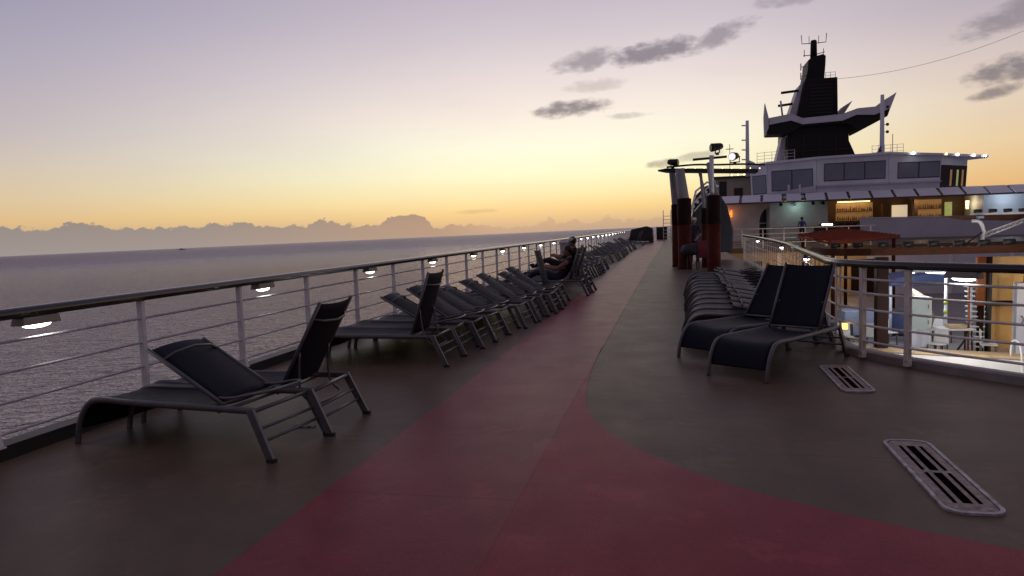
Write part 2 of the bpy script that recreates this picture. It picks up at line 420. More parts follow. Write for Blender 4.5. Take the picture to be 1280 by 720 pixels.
# ------------------------------------------------------------------ deck, track, rim
rim = spline([(8.2, 1.6, 0), (6.0, 3.85, 0), (4.3, 5.45, 0), (2.98, 6.92, 0), (2.30, 7.72, 0), (1.97, 8.28, 0), (1.82, 8.9, 0), (1.92, 10.5, 0), (2.1, 12.8, 0), (2.34, 15.6, 0), (2.54, 20.3, 0), (2.63, 27.7, 0)], 8)
def off(path, d):
    out = []
    for i, p in enumerate(path):
        q = path[min(i+1, len(path)-1)]-path[max(i-1, 0)]; q.z = 0; q.normalize()
        out.append(p+Vector((q.y, -q.x, 0))*d)     # + = right of travel (pool side)
    return out
rim_out = off(rim, .16)

def deck_material(name, col, col2, rough, seam):
    m = bpy.data.materials.new(name); m.use_nodes = True; nt = m.node_tree; b = nt.nodes['Principled BSDF']
    b.inputs['Specular IOR Level'].default_value = .07
    tc = nt.nodes.new('ShaderNodeTexCoord')
    def nz(s, d=6, r=.6):
        n = nt.nodes.new('ShaderNodeTexNoise'); n.inputs['Scale'].default_value = s; n.inputs['Detail'].default_value = d; n.inputs['Roughness'].default_value = r
        nt.links.new(tc.outputs['Object'], n.inputs['Vector']); return n.outputs['Fac']
    def rp(f, a, b_, p=(.35, .65)):
        c = nt.nodes.new('ShaderNodeValToRGB'); c.color_ramp.elements[0].position = p[0]; c.color_ramp.elements[1].position = p[1]
        c.color_ramp.elements[0].color = (*a, 1); c.color_ramp.elements[1].color = (*b_, 1); nt.links.new(f, c.inputs[0]); return c.outputs[0]
    def mx(f, a, b_, mode='MIX'):
        n = nt.nodes.new('ShaderNodeMix'); n.data_type = 'RGBA'; n.blend_type = mode
        if isinstance(f, float): n.inputs[0].default_value = f
        else: nt.links.new(f, n.inputs[0])
        nt.links.new(a, n.inputs[6])
        if isinstance(b_, tuple): n.inputs[7].default_value = (*b_, 1)
        else: nt.links.new(b_, n.inputs[7])
        return n.outputs[2]
    c = rp(nz(.9), col2, col)
    c = mx(.55, c, rp(nz(3.5, 8, .7), (.72, .72, .72), (1.2, 1.18, 1.15), (.3, .7)), 'MULTIPLY')
    c = mx(.6, c, rp(nz(140, 2), (.65, .65, .65), (1.3, 1.3, 1.3), (.3, .7)), 'MULTIPLY')
    # broad stains, water marks and scattered scuffs
    c = mx(rp(nz(.45, 5, .7), (0, 0, 0), (.5, .5, .5), (.50, .62)), c, tuple(x*.62 for x in col))
    c = mx(rp(nz(1.7, 7, .75), (0, 0, 0), (.35, .35, .35), (.56, .60)), c, tuple(min(1, x*1.35) for x in col))
    c = mx(rp(nz(42, 2), (0, 0, 0), (.6, .6, .6), (.74, .77)), c, tuple(min(1, x*2.2) for x in col))
    c = mx(rp(nz(17, 3), (0, 0, 0), (.45, .45, .45), (.70, .78)), c, tuple(x*.45 for x in col))
    c = mx(rp(nz(11, 4), (0, 0, 0), (.3, .3, .3), (.72, .80)), c, tuple(min(1, x*1.8) for x in col))
    if seam:
        sp = nt.nodes.new('ShaderNodeSeparateXYZ'); nt.links.new(tc.outputs['Object'], sp.inputs[0])
        pp = nt.nodes.new('ShaderNodeMath'); pp.operation = 'PINGPONG'; pp.inputs[1].default_value = seam; nt.links.new(sp.outputs[1], pp.inputs[0])
        lt = nt.nodes.new('ShaderNodeMath'); lt.operation = 'LESS_THAN'; lt.inputs[1].default_value = .012; nt.links.new(pp.outputs[0], lt.inputs[0])
        hm = nt.nodes.new('ShaderNodeMath'); hm.operation = 'MULTIPLY'; hm.inputs[1].default_value = .3; nt.links.new(lt.outputs[0], hm.inputs[0])
        c = mx(hm.outputs[0], c, tuple(x*.4 for x in col))
    nt.links.new(c, b.inputs['Base Color'])
    mr = nt.nodes.new('ShaderNodeMapRange'); mr.inputs['To Min'].default_value = rough*.8; mr.inputs['To Max'].default_value = rough*1.2
    nt.links.new(nz(2.2, 6), mr.inputs['Value']); nt.links.new(mr.outputs[0], b.inputs['Roughness'])
    bp = nt.nodes.new('ShaderNodeBump'); bp.inputs['Strength'].default_value = .25; bp.inputs['Distance'].default_value = .004
    nt.links.new(nz(220, 3), bp.inputs['Height']); nt.links.new(bp.outputs[0], b.inputs['Normal'])
    return m
M['deck'] = deck_material('deck coating', (.166, .120, .083), (.118, .087, .064), .42, 2.4)
M['track'] = deck_material('track coating', (.275, .050, .066), (.215, .040, .055), .38, 1.9)
M['apron'] = deck_material('red coating', (.330, .048, .072), (.260, .038, .058), .42, 0)

poly = [(-4.75, -10), (14, -10), (14, 1.6)]+[(p.x, p.y) for p in rim_out]+[(2.8, 44), (40, 44), (40, 118), (-4.75, 118)]
struct(MB().prism(poly, -.30, 0, 'z').build('deck', M['deck']))
arc = [(p.x, p.y) for p in spline([(14, 1.0, 0), (8, 1.75, 0), (5, 2.3, 0), (2.6, 3.02, 0), (1.51, 3.5, 0), (.65, 3.95, 0), (.04, 4.46, 0), (-.45, 5.18, 0), (-.70, 5.9, 0), (-.82, 7.2, 0), (-.86, 9, 0)], 8)]
def sheet(pl, z, name, m):
    tri = tessellate_polygon([[Vector((p[0], p[1], 0)) for p in pl]])
    struct(MB().add([(p[0], p[1], z) for p in pl], [tuple(x) for x in tri]).build(name, m))
sheet([(-2.10, -10), (-.85, -10), (-.85, 9), (-.80, 30), (-.6, 60), (-.5, 116), (-2.0, 116), (-2.0, 6)], .004, 'running_track', M['track'])
sheet([(-.85, -10), (14, -10)]+arc[:-1]+[(-.85, 9)], .004, 'red_apron', M['apron'])
# raised rim along the opening
struct(MB().sweep([p.copy() for p in off(rim, .09)], [(-.05, 0), (-.035, .070), (.0, .085), (.09, .085), (.09, -.4), (.05, -.4)]).build('deck_rim', M['kerb']))
struct(MB().sweep([Vector((-4.66, y, 0)) for y in (-10, 20, 60, 118)], [(-.10, -.5), (-.10, .10), (.06, .10), (.07, 0), (.0, -.02)]).build('deck_edge_gutter', M['black']))
# ship side below the deck
struct(MB().prism([(-4.76, -.31), (-4.76, -22.5), (-4.3, -22.5), (-4.3, -.31)], -40, 130).build('ship_side', M['hull']))

# ------------------------------------------------------------------ railings
def rail_lamp(parent, p, d, big=1.):
    """p: point on the rail centre line underside, d: direction along the rail"""
    d = Vector(d).normalized(); s = Vector((d.y, -d.x, 0))
    rot = Matrix((d, s, Vector((0, 0, 1)))).transposed()
    hb = MB(); hb.box(Vector(p)+Vector((0, 0, -.03)), (.34*big, .115, .06), rot, .92)
    h = hb.build('rail_lamp', M['lamphouse'], parent, .006)
    lb = MB(); lb.ball(Vector(p)+Vector((0, 0, -.064)), .12*big, 14, 8, (1, .40, .22))
    l = lb.build('lens', M['lens'], h)
    # turn the lens along the rail
    me = l.data; c = Vector(p)+Vector((0, 0, -.064))
    for v in me.vertices: v.co = c+rot @ (v.co-c)
    return h

RAILP = [(-.045, .985), (.045, .985), (.052, .995), (.052, 1.020)]+[(.052*math.cos(R(a)), 1.020+.042*math.sin(R(a))) for a in range(12, 180, 12)]+[(-.052, 1.020), (-.052, .995)]
LX = -4.62
rl = thing('left_side_railing', 'long grey railing with dark top rail along the sea side', 'railing', (LX, 4, 0))
def rel(o, base): 
    o.location = Vector(o.location)-Vector(base); return o
base = (LX, 4, 0)
hr = MB(); hr.sweep([(LX, y, 0) for y in (-6, 0, 8, 20, 50, 100)], RAILP)
rel(hr.build('handrail', M['handrail'], rl), base)
for z in (.18, .395, .61, .825):
    rel(MB().tube([(LX, -6, z), (LX, 100, z)], .011, 8).build('rail_wire', M['wire'], rl), base)
sb = MB()
sb.box((0, 0, .56), (.055, .045, .90)); sb.box((0, 0, .10), (.12, .075, .012)); sb.prism([(-.06, .105), (.06, .105), (.0275, .22), (-.0275, .22)], -.02, .02)
st0 = sb.build('stanchion', M['rail_paint'], rl, .005)
y = 4.02
st0.location = (0, y-4, 0)
ys = [4.02+1.5*k for k in range(-4, 62) if k != 0]
for y in ys:
    c = st0.copy(); COL.objects.link(c); c.location = (0, y-4, 0)
for k in range(24):
    h = rail_lamp(rl, (0, 0, 0), (0, 1, 0)) if k == 0 else None
    if h: h0 = h
    else:
        h = h0.copy(); COL.objects.link(h); ln = h0.children[0].copy(); COL.objects.link(ln); ln.parent = h
    h.location = (0, 4.44+3.06*k-4, .983)

rp_ = [p.copy() for p in rim]
rr = thing('pool_side_railing', 'white railing with varnished top rail curving round the pool opening', 'railing', (1.82, 8.9, 0))
base = (1.82, 8.9, 0)
rel(MB().sweep(rp_, RAILP).build('handrail', M['handrail'], rr), base)
for z in (.20, .37, .54, .71, .86):
    rel(MB().tube([p+Vector((0, 0, z)) for p in rp_], .0125, 8).build('rail_bar', M['rail_white'], rr), base)
def at_len(path, s):
    acc = 0
    for a, b in zip(path, path[1:]):
        l = (b-a).length
        if acc+l >= s: return a+(b-a)*((s-acc)/l), (b-a).normalized()
        acc += l
    return path[-1], (path[-1]-path[-2]).normalized()
total = sum((b-a).length for a, b in zip(rp_, rp_[1:]))
# find arc length nearest to given y
def s_at(x, y):
    best = min(range(int(total*50)), key=lambda k: (at_len(rp_, k/50)[0]-Vector((x, y, 0))).length)
    return best/50
marks = [s_at(*q) for q in ((6, 3.85), (4.5, 5.25), (3.35, 6.45), (2.28, 7.75), (1.985, 8.24), (1.85, 8.68), (1.83, 9.3))]
s = marks[-1]
while s < total-.3:
    s += .95; marks.append(min(s, total-.02))
pb = MB(); pb.box((0, -.022, .53), (.05, .012, .95)); pb.box((0, .022, .53), (.05, .012, .95)); pb.box((0, 0, .05), (.06, .056, .06)); pb.box((0, 0, .98), (.06, .06, .03))
p0 = None
for s in marks:
    p, d = at_len(rp_, s)
    if p0 is None: p0 = pb.build('stanchion', M['rail_white'], rr, .003); o = p0
    else: o = p0.copy(); COL.objects.link(o)
    o.location = p-Vector(base); o.rotation_euler = (0, 0, math.atan2(d.y, d.x))
for s in (s_at(2.62, 7.33), s_at(2.0, 11.6), s_at(2.4, 17), s_at(2.58, 23)):
    p, d = at_len(rp_, s)
    h = rail_lamp(rr, (0, 0, 0), d, .9); h.location = p-Vector(base)+Vector((0, 0, .983))
p, d = at_len(rp_, s_at(1.9, 8.45))
o = MB().box((0, 0, 0), (.05, .05, .06)).build('marker_lamp', M['lens_amber'], rr, .004); o.location = p-Vector(base)+Vector((-.05, -.03, .33))

# ------------------------------------------------------------------ sun loungers
HZ = .345
def sling_mesh(profile, y0, y1, sag, thick=.006, n=10):
    vs = []; fs = []; m = n+1
    for side in (0, 1):
        for i, (x, z) in enumerate(profile):
            a = profile[max(i-1, 0)]; b = profile[min(i+1, len(profile)-1)]
            tx, tz = b[0]-a[0], b[1]-a[1]; L = math.hypot(tx, tz); nx, nz = -tz/L, tx/L
            for k in range(m):
                u = k/n; s = sag*4*u*(1-u)+ (thick if side else 0)
                vs.append((x-nx*s, y0+(y1-y0)*u, z-nz*s))
    P = len(profile); o = P*m
    for i in range(P-1):
        for k in range(n):
            a = i*m+k; fs.append((a, a+1, a+m+1, a+m)); fs.append((o+a+m, o+a+m+1, o+a+1, o+a))
    for i in range(P-1):
        for k in (0, n):
            a = i*m+k; fs.append((a, a+m, o+a+m, o+a))
    for i in (0, P-1):
        for k in range(n):
            a = i*m+k; fs.append((a, a+1, o+a+1, o+a))
    b = MB(); b.add(vs, fs, True); return b
def make_lounger(back_deg, sling, label, group, frame=None, hinge=1.36, L=.73):
    """local x runs from the foot curve (0) to the head end (1.78)"""
    fm = frame or M['frame']
    t = thing('sun_lounger', label, 'sun lounger', group=group)
    side = spline([(0, 0, .0), (.015, 0, .10), (.06, 0, .22), (.14, 0, .315), (.26, 0, HZ+.005), (.5, 0, HZ), (.9, 0, HZ-.005), (1.38, 0, HZ-.008), (1.64, 0, HZ-.01)], 5)
    f = MB()
    for s in (-1, 1): f.tube([p+Vector((0, s*.305, 0)) for p in side], .025, 8, .7)
    f.tube([(hinge-.02, -.305, HZ-.03), (hinge-.02, .305, HZ-.03)], .013, 8)
    f.tube([(1.63, -.305, HZ-.012), (1.63, .305, HZ-.012)], .016, 8)
    f.build('frame', fm, t)
    prof = [(p.x+.004, p.z+.014) for p in side if p.z > .085 and p.x < hinge+.01]
    sling_mesh(prof, -.285, .285, .022).build('seat_sling', sling, t)
    for s in (-1, 1):
        l = MB().bar((1.615, s*.315, HZ+.0), (1.775, s*.33, .012), .030, .056, (1, 0, 0)).build('leg', fm, t, .004)
        MB().box((1.779, s*.33, .0125), (.062, .038, .024)).build('foot_cap', M['rubber'], l)
    g = MB(); g.tube([(1.68, -.32, .215), (1.68, .32, .215)], .012, 8); g.tube([(1.715, -.325, .135), (1.715, .325, .135)], .012, 8); g.build('stretcher', fm, t)
    # back
    A = R(back_deg); hx, hz = hinge, HZ+.01
    dx, dz = math.cos(A), math.sin(A)
    def B(u, y, n=0.): return (hx+dx*u*L-dz*n, y, hz+dz*u*L+dx*n)
    b = MB()
    for s in (-1, 1): b.tube([B(0, s*.272), B(.5, s*.272), B(1.02, s*.272)], .015, 8)
    sg = -1 if back_deg > 90 else 1
    b.tube([B(.82, -.27), B(.82, -.18, -.05*1), B(.82, 0, -.075), B(.82, .18, -.05), B(.82, .27)], .010, 8)
    b.tube([B(.02, -.272), B(.02, .272)], .012, 8)
    bk = b.build('backrest', fm, t)
    prof = []
    for i in range(13):
        u = .03+.97*i/12; prof.append((hx+dx*u*L, hz+dz*u*L))
    sling_mesh(prof, -.258, .258, .028 if back_deg < 90 else .028).build('back_sling', sling, bk)
    # prop bar: a U of tube from the lower back to the rear frame
    q = MB()
    if back_deg < 90:
        P0 = B(.42, .24); P1 = (1.60, .24, HZ-.10)
        q.tube(spline([(P0[0], -.24, P0[2]), (1.50, -.24, HZ-.02), (1.60, -.22, HZ-.12), (1.63, -.10, HZ-.13), (1.63, .10, HZ-.13), (1.60, .22, HZ-.12), (1.50, .24, HZ-.02), (P0[0], .24, P0[2])], 4), .010, 7)
    else:
        q.tube(spline([(hinge-.08, -.24, HZ+.05), (hinge+.04, -.245, HZ+.055), (hinge+.2, -.24, HZ+.085), (hinge+.30, -.19, HZ+.10), (hinge+.325, 0, HZ+.10), (hinge+.30, .19, HZ+.10), (hinge+.2, .24, HZ+.085), (hinge+.04, .245, HZ+.055), (hinge-.08, .24, HZ+.05)], 4), .011, 7)
    q.build('prop_bar', fm, t)
    return t
G1 = 'loungers along the sea railing'; G2 = 'loungers along the pool railing'
fold = make_lounger(150, M['sling'], 'nearest lounger on the left, its navy back folded forward over the seat', G1)
fold.location = (-4.36, 4.80, 0); fold.rotation_euler = (0, 0, R(-7))
up = make_lounger(61, M['sling'], 'black lounger with raised back, just behind the nearest folded one', G1)
up.location = (-4.30, 5.22, 0); up.rotation_euler = (0, 0, R(0))
steep = make_lounger(72, M['sling'], 'lounger with its back upright at the near end of the long left row', G1)
steep.location = (-4.24, 7.92, 0)
ordn = ['first', 'second', 'third', 'fourth', 'fifth', 'sixth', 'seventh', 'eighth', 'ninth', 'tenth', 'eleventh', 'twelfth', 'thirteenth', 'fourteenth']
fold2 = make_lounger(145, M['sling'], 'folded lounger', G1); fold3 = make_lounger(155, M['sling'], 'folded lounger', G1)
FV = (fold, fold2, fold3); used = set()
def place_fold(i, loc, rz, label):
    src = FV[i]
    if i and i not in used:
        used.add(i); src.location = loc; src.rotation_euler = (0, 0, rz); src['label'] = label; return
    dup(src, loc, rz, label)
for k in range(9):
    y = 8.58+.62*k+random.uniform(-.05, .05)
    lb = f'folded lounger, {ordn[k]} behind the upright one heading the long left row'
    if k == 8: lb = 'folded lounger beside the man sitting against the railing side, last before him'
    place_fold((0, 1, 0, 2, 0, 1, 2, 0, 1)[k], (-4.24+.09*(y-8.0)+random.uniform(-.06, .06), y, 0), R(random.uniform(-4, 4)), lb)
# the seated man's lounger and the one behind
man_l = dup(steep, (-3.58, 16.05, 0), R(1), 'lounger with upright back under the man leaning forward')
dup(steep, (-3.55, 16.95, 0), R(-1), 'lounger with upright back just behind the seated man')
lean = make_lounger(103, M['sling'], 'dark lounger with its back tipped steeply forward, in front of the seated man', G1)
lean.location = (-3.85, 14.45, 0)
for k in range(8):
    y = 19.3+.98*k
    place_fold(random.choice((0, 1, 2)), (-4.0+.01*k+random.uniform(-.08, .08), y+random.uniform(-.1, .1), 0), R(random.uniform(-5, 5)), f'folded lounger in the middle left group, {ordn[k]} beyond the two upright ones')
for k in range(14):
    y = 30.2+1.55*k
    place_fold(random.choice((0, 1, 2)), (-4.05+random.uniform(-.1, .1), y+random.uniform(-.2, .2), 0), R(random.uniform(-6, 6)), f'distant folded lounger in the far left group, {ordn[k]} beyond the white bin')
for k, y in enumerate((54, 57.5)):
    dup(steep, (-3.75, y, 0), R(random.uniform(-4, 4)), ['dark upright lounger ending the far left group, the nearer of two', 'dark upright lounger ending the far left group, the farther of two'][k])

r1 = make_lounger(59, M['sling'], 'nearest lounger on the right, wide navy back raised, beside the floor grates', G2, hinge=1.20, L=.77)
r1.location = (.60, 7.12, 0); r1.rotation_euler = (0, 0, R(56))
r2 = make_lounger(52, M['sling'], 'second navy lounger with raised back, tucked behind the nearest on the right', G2, hinge=1.20, L=.77)
r2.location = (.30, 8.12, 0); r2.rotation_euler = (0, 0, R(49))
flat = make_lounger(170, M['sling_black'], 'black lounger lying folded flat at the near end of the right row', G2, M['frame_dark'], hinge=1.20, L=.60)
flat.location = (.14, 9.55, 0)
for k in range(1, 12):
    y = 9.55+.70*k+random.uniform(-.03, .03)
    lb = f'black lounger folded flat in the right row, {ordn[k]} from its near end'
    if k == 11: lb = 'black lounger folded flat at the far end of the right row by the columns'
    dup(flat, (.14+.030*(y-9.5)+random.uniform(-.05, .05), y, 0), R(random.uniform(-1.5, 1.5)), lb)

# ------------------------------------------------------------------ floor grates
def grate(x0, x1, y0, y1, label):
    cx, cy = (x0+x1)/2, (y0+y1)/2; w, l = (x1-x0), (y1-y0)
    def rr_(w, l, r, n=6):
        out = []
        for sx, sy, a0 in ((1, 1, 0), (-1, 1, 90), (-1, -1, 180), (1, -1, 270)):
            for k in range(n+1):
                a = R(a0+90*k/n); out.append((sx*(w/2-r)+r*math.cos(a), sy*(l/2-r)+r*math.sin(a)))
        return out
    t = thing('floor_grate', label, 'grate', (cx, cy, 0), R(-1), 'floor grates set in the deck')
    o_, i_ = rr_(w, l, .09), rr_(w-.044, l-.044, .072); n = len(o_)
    vs = [(p[0], p[1], z) for z in (.001, .014) for p in o_]+[(p[0], p[1], z) for z in (.001, .014) for p in i_]
    fs = []
    for k in range(n):
        q = (k+1) % n
        fs += [(k, q, n+q, n+k), (n+k, n+q, 3*n+q, 3*n+k), (3*n+k, 3*n+q, 2*n+q, 2*n+k)]
    MB().add(vs, fs).build('outer_ring', M['grate_ring'], t)
    MB().prism(rr_(w-.056, l-.056, .066), .001, .010, 'z').build('plate', M['grate_plate'], t)
    sl_ = MB()
    for sx, wd in ((-.060, .018), (0, .046), (.060, .018)):
        for sy in (-1, 1):
            c = sy*(l/2-.12)*.5
            sl_.bbox((sx-wd/2, c-(l/2-.14)*.47, .002), (sx+wd/2, c+(l/2-.14)*.47, .0125))
    sl_.build('slot', M['void'], t)
    s2 = MB()
    for sy in (-1, 1):
        for sx in (-1, 1): s2.cyl((sx*(w/2-.065), sy*(l/2-.07), .009), .008, .004, 8)
    s2.build('screw', M['grate_ring'], t)
grate(1.35, 1.64, 3.90, 5.18, 'long worn grate with rounded ends, nearest in the right foreground')
grate(1.45, 1.73, 6.62, 7.82, 'smaller-looking grate farther back, beside the railing bend')

# ------------------------------------------------------------------ people
def person(name, label, joints, edges, parts, head, facing, loc, rz=0, cap=None, hairmat=None, group=None, fingers=()):
    """joints: name -> (pos, radius); edges: pairs; parts: list of (a, b, material key)"""
    me = bpy.data.meshes.new('body'); names = list(joints)
    ix = {n: i for i, n in enumerate(names)}
    me.from_pydata([joints[n][0] for n in names], [(ix[a], ix[b]) for a, b in edges], [])
    o = bpy.data.objects.new(name+'_tmp', me); COL.objects.link(o)
    sk = o.modifiers.new('skin', 'SKIN')
    for i, n in enumerate(names):
        r = joints[n][1]; me.skin_vertices[0].data[i].radius = (r if isinstance(r, tuple) else (r, r))
    me.skin_vertices[0].data[ix['pelvis']].use_root = True
    ss = o.modifiers.new('sub', 'SUBSURF'); ss.levels = 1; ss.render_levels = 1
    dg = bpy.context.evaluated_depsgraph_get(); ev = o.evaluated_get(dg); mm = ev.to_mesh()
    b = MB(); b.add([v.co[:] for v in mm.vertices], [tuple(p.vertices) for p in mm.polygons], True)
    ev.to_mesh_clear(); bpy.data.objects.remove(o)
    mats = []; 
    def mi(k):
        if k not in mats: mats.append(k)
        return mats.index(k)
    segs = [(Vector(joints[a][0]), Vector(joints[c][0]), k) for a, c, k in parts]
    def near(p):
        best = None
        for a, c, k in segs:
            d = c-a; t_ = max(0, min(1, (p-a).dot(d)/max(d.length_squared, 1e-9))); dist = (p-(a+d*t_)).length
            if best is None or dist < best[0]: best = (dist, k)
        return best[1]
    for i, f in enumerate(b.f):
        c = sum((Vector(b.v[j]) for j in f), Vector())/len(f); b.mi[i] = mi(near(c))
    b.cur = mi('skin')
    hp = Vector(head); fd = Vector(facing).normalized(); sd_ = Vector((0, 0, 1)).cross(fd).normalized()
    b.ball(hp, .105, 14, 10, (.86, .86, 1.12))
    b.ball(hp+fd*.095+Vector((0, 0, -.012)), .018, 8, 6, (1, 1, 1.4))
    b.ball(hp+fd*.075+Vector((0, 0, -.075)), .035, 8, 6)
    for s in (-1, 1): b.ball(hp+sd_*s*.092, .024, 8, 6, (.6, .6, 1.2))
    for h, d in fingers:
        h = Vector(h); d = Vector(d).normalized(); sd2 = d.cross(Vector((0, 0, 1))).normalized(); upv = sd2.cross(d)
        for k, L in enumerate((.068, .08, .075, .058)):
            q = h+sd2*(k-1.5)*.021+d*.03
            b.tube([q, q+d*L*.55, q+d*L*.85-upv*L*.35, q+d*L*.8-upv*L*.6], [.0095, .009, .008, .007], 6)
        q = h+sd2*-.035
        b.tube([q, q+d*.035-sd2*.02, q+d*.06-sd2*.01-upv*.02], [.011, .010, .008], 6)
    t = b.build(name, [M[k] for k in mats]); t.location = loc; t.rotation_euler = (0, 0, rz)
    tag(t, label, 'person', group)
    # small eyes are part of the head's own mesh; hair and cap are children
    hb = MB(); 
    off_ = -fd*.016+Vector((0, 0, .028))
    hb.ball(hp+off_, .108, 14, 10, (.90, .90, 1.0))
    if cap:
        hb2 = MB(); hb2.ball(hp+Vector((0, 0, .055)), .104, 14, 8, (.98, .98, .72)); hb2.prism([(hp.x+fd.x*.06+sd_.x*w_*.075+fd.x*l_, hp.y+fd.y*.06+sd_.y*w_*.075+fd.y*l_) for w_, l_ in ((-1, 0), (1, 0), (.7, .09), (-.7, .09))], hp.z+.045, hp.z+.055, 'z')
        hb2.build('cap', M[cap], t)
    hb.build('hair', M[hairmat or 'hair'], t)
    return t
E_ = [('pelvis', 'spine'), ('spine', 'chest'), ('chest', 'neck'), ('neck', 'headbase')]
for s in 'lr':
    E_ += [('pelvis', 'hip'+s), ('hip'+s, 'knee'+s), ('knee'+s, 'ankle'+s), ('ankle'+s, 'toe'+s), ('chest', 'sh'+s), ('sh'+s, 'el'+s), ('el'+s, 'wr'+s), ('wr'+s, 'hand'+s)]
def parts(top, arm, leg, shoe):
    P = [('pelvis', 'spine', top), ('spine', 'chest', top), ('chest', 'neck', top), ('neck', 'headbase', 'skin')]
    for s in 'lr':
        P += [('pelvis', 'hip'+s, leg), ('hip'+s, 'knee'+s, leg), ('knee'+s, 'ankle'+s, leg), ('ankle'+s, 'toe'+s, shoe), ('chest', 'sh'+s, top), ('sh'+s, 'el'+s, arm), ('el'+s, 'wr'+s, 'skin'), ('wr'+s, 'hand'+s, 'skin')]
    return P
# man on the lounger, facing the sea (-x), arms forward
J = {'pelvis': ((-.12, 0, .46), (.15, .13)), 'spine': ((.02, 0, .58), (.13, .12)), 'chest': ((.14, 0, .74), (.15, .12)), 'neck': ((.16, 0, .90), .055), 'headbase': ((.13, 0, .96), .055)}
for s, q in (('l', -1), ('r', 1)):
    J.update({'hip'+s: ((-.17, q*.10, .45), .10), 'knee'+s: ((-.56, q*.13, .62), .075), 'ankle'+s: ((-.90, q*.12, .43), .045), 'toe'+s: ((-.98, q*.13, .52), .035),
              'sh'+s: ((.12, q*.20, .82), .062), 'el'+s: ((-.12, q*.27, .66), .046), 'wr'+s: ((-.38, q*.13, .72), .034), 'hand'+s: ((-.45, q*.075, .735), .034)})
person('person', 'man sitting upright on a left lounger, arms forward, holding a small white thing', J, E_, parts('dark_cloth', 'skin', 'navy_cloth', 'dark_cloth'), (.105, 0, 1.05), (-1, 0, -.1), (-2.36, 16.0, -.06), fingers=(((-.45, -.075, .735), (-1, .2, 0)), ((-.45, .075, .735), (-1, -.2, 0))))
tag(MB().box((0, 0, 0), (.015, .075, .13), Matrix.Rotation(R(20), 3, 'Y')).build('phone', M['cap_white'], None, .006, (-2.87, 16.0, .725)), 'small white phone held in the seated man\'s hands', 'phone')
# second person with a white cap farther on, seated
J2 = dict(J)
person('person', 'person in a white cap sitting farther along the left row', J2, E_, parts('dark_cloth', 'dark_cloth', 'dark_cloth', 'dark_cloth'), (.105, 0, 1.05), (-1, .2, -.1), (-2.55, 18.25, .10), cap='cap_white')
dup(steep, (-3.78, 18.25, .0), R(2), 'lounger under the person in the white cap')
# standing people
def stand(lean=0., arm=.12):
    J = {'pelvis': ((0, 0, .95), (.15, .12)), 'spine': ((0, 0, 1.10), (.135, .11)), 'chest': ((lean, 0, 1.30), (.155, .12)), 'neck': ((lean, 0, 1.47), .055), 'headbase': ((lean-.01, 0, 1.54), .055)}
    for s, q in (('l', -1), ('r', 1)):
        J.update({'hip'+s: ((0, q*.10, .91), .10), 'knee'+s: ((-.02, q*.11, .50), .07), 'ankle'+s: ((.02, q*.12, .08), .045), 'toe'+s: ((-.13, q*.13, .03), .032),
                  'sh'+s: ((lean, q*.20, 1.40), .062), 'el'+s: ((lean+.02, q*.26, 1.12), .045), 'wr'+s: ((-arm, q*.22, .92), .034), 'hand'+s: ((-arm-.05, q*.20, .86), .034)})
    return J
person('person', 'person standing in a bright blue shirt before the white bar-house wall', stand(), E_, parts('blue_cloth', 'blue_cloth', 'dark_cloth', 'dark_cloth'), (-.01, 0, 1.63), (0, -1, 0), (9.4, 56.2, 0), R(90))
person('person', 'person in navy clothes and white cap standing between the red-brown columns', stand(.0, .3), E_, parts('navy_cloth', 'navy_cloth', 'navy_cloth', 'dark_cloth'), (-.01, 0, 1.63), (-1, 0, 0), (.88, 28.4, 0), R(60), cap='cap_white')

# ------------------------------------------------------------------ small things on the left deck
t = thing('towel_bin', 'round pale bin standing by the sea railing beyond the middle loungers', 'bin', (-4.0, 28.3, 0))
MB().tube([(0, 0, 0), (0, 0, .05), (0, 0, .85), (0, 0, .90)], [.24, .26, .30, .30], 20).build('drum', M['bin'], t)
MB().tube([(0, 0, .90), (0, 0, .98), (0, 0, 1.02)], [.33, .33, .2], 20).build('lid', M['cap_white'], t)
def towel(mat_, label, loc, rz, size=(.5, .35), amp=1.):
    n = 12; vs = []; fs = []
    for side in (0, 1):
        for i in range(n+1):
            for j in range(n+1):
                u, v = i/n-.5, j/n-.5
                vs.append((u*size[0], v*size[1], (.027+.014*math.sin(u*17+v*5)+.012*math.cos(v*19))*amp-.012*side*amp+.001))
    q = (n+1)**2
    for i in range(n):
        for j in range(n):
            a = i*(n+1)+j; fs += [(a, a+1, a+n+2, a+n+1), (q+a+n+1, q+a+n+2, q+a+1, q+a)]
    for k in range(n):
        for a, b in ((k, k+1), (n*(n+1)+k, n*(n+1)+k+1), (k*(n+1), (k+1)*(n+1)), (k*(n+1)+n, (k+1)*(n+1)+n)): fs.append((a, b, q+b, q+a))
    o = MB().add(vs, fs, True).build('towel', mat_); o.location = loc; o.rotation_euler = (0, 0, rz)
    return tag(o, label, 'towel')
towel(M['purple_cloth'], 'crumpled purple towel lying on a lounger in the middle left group', (-2.9, 21.3, .52), .2, (.7, .5))
o = towel(M['red_cloth'], 'small red cloth hung on a folded backrest in the long left row', (-3.40, 9.22, .735), .1, (.10, .20), .6); o.rotation_euler = (0, R(30), 0)
towel(M['white_cloth'], 'white towel on the deck at the far end of the left loungers', (-1.9, 50, .38), .1, (.9, .6))
# folded white scrap lying on the deck by the second lounger
o = towel(M['white_cloth'], 'small white paper scrap on the deck under the near loungers', (-2.86, 5.12, .0), .2, (.17, .035), .35)
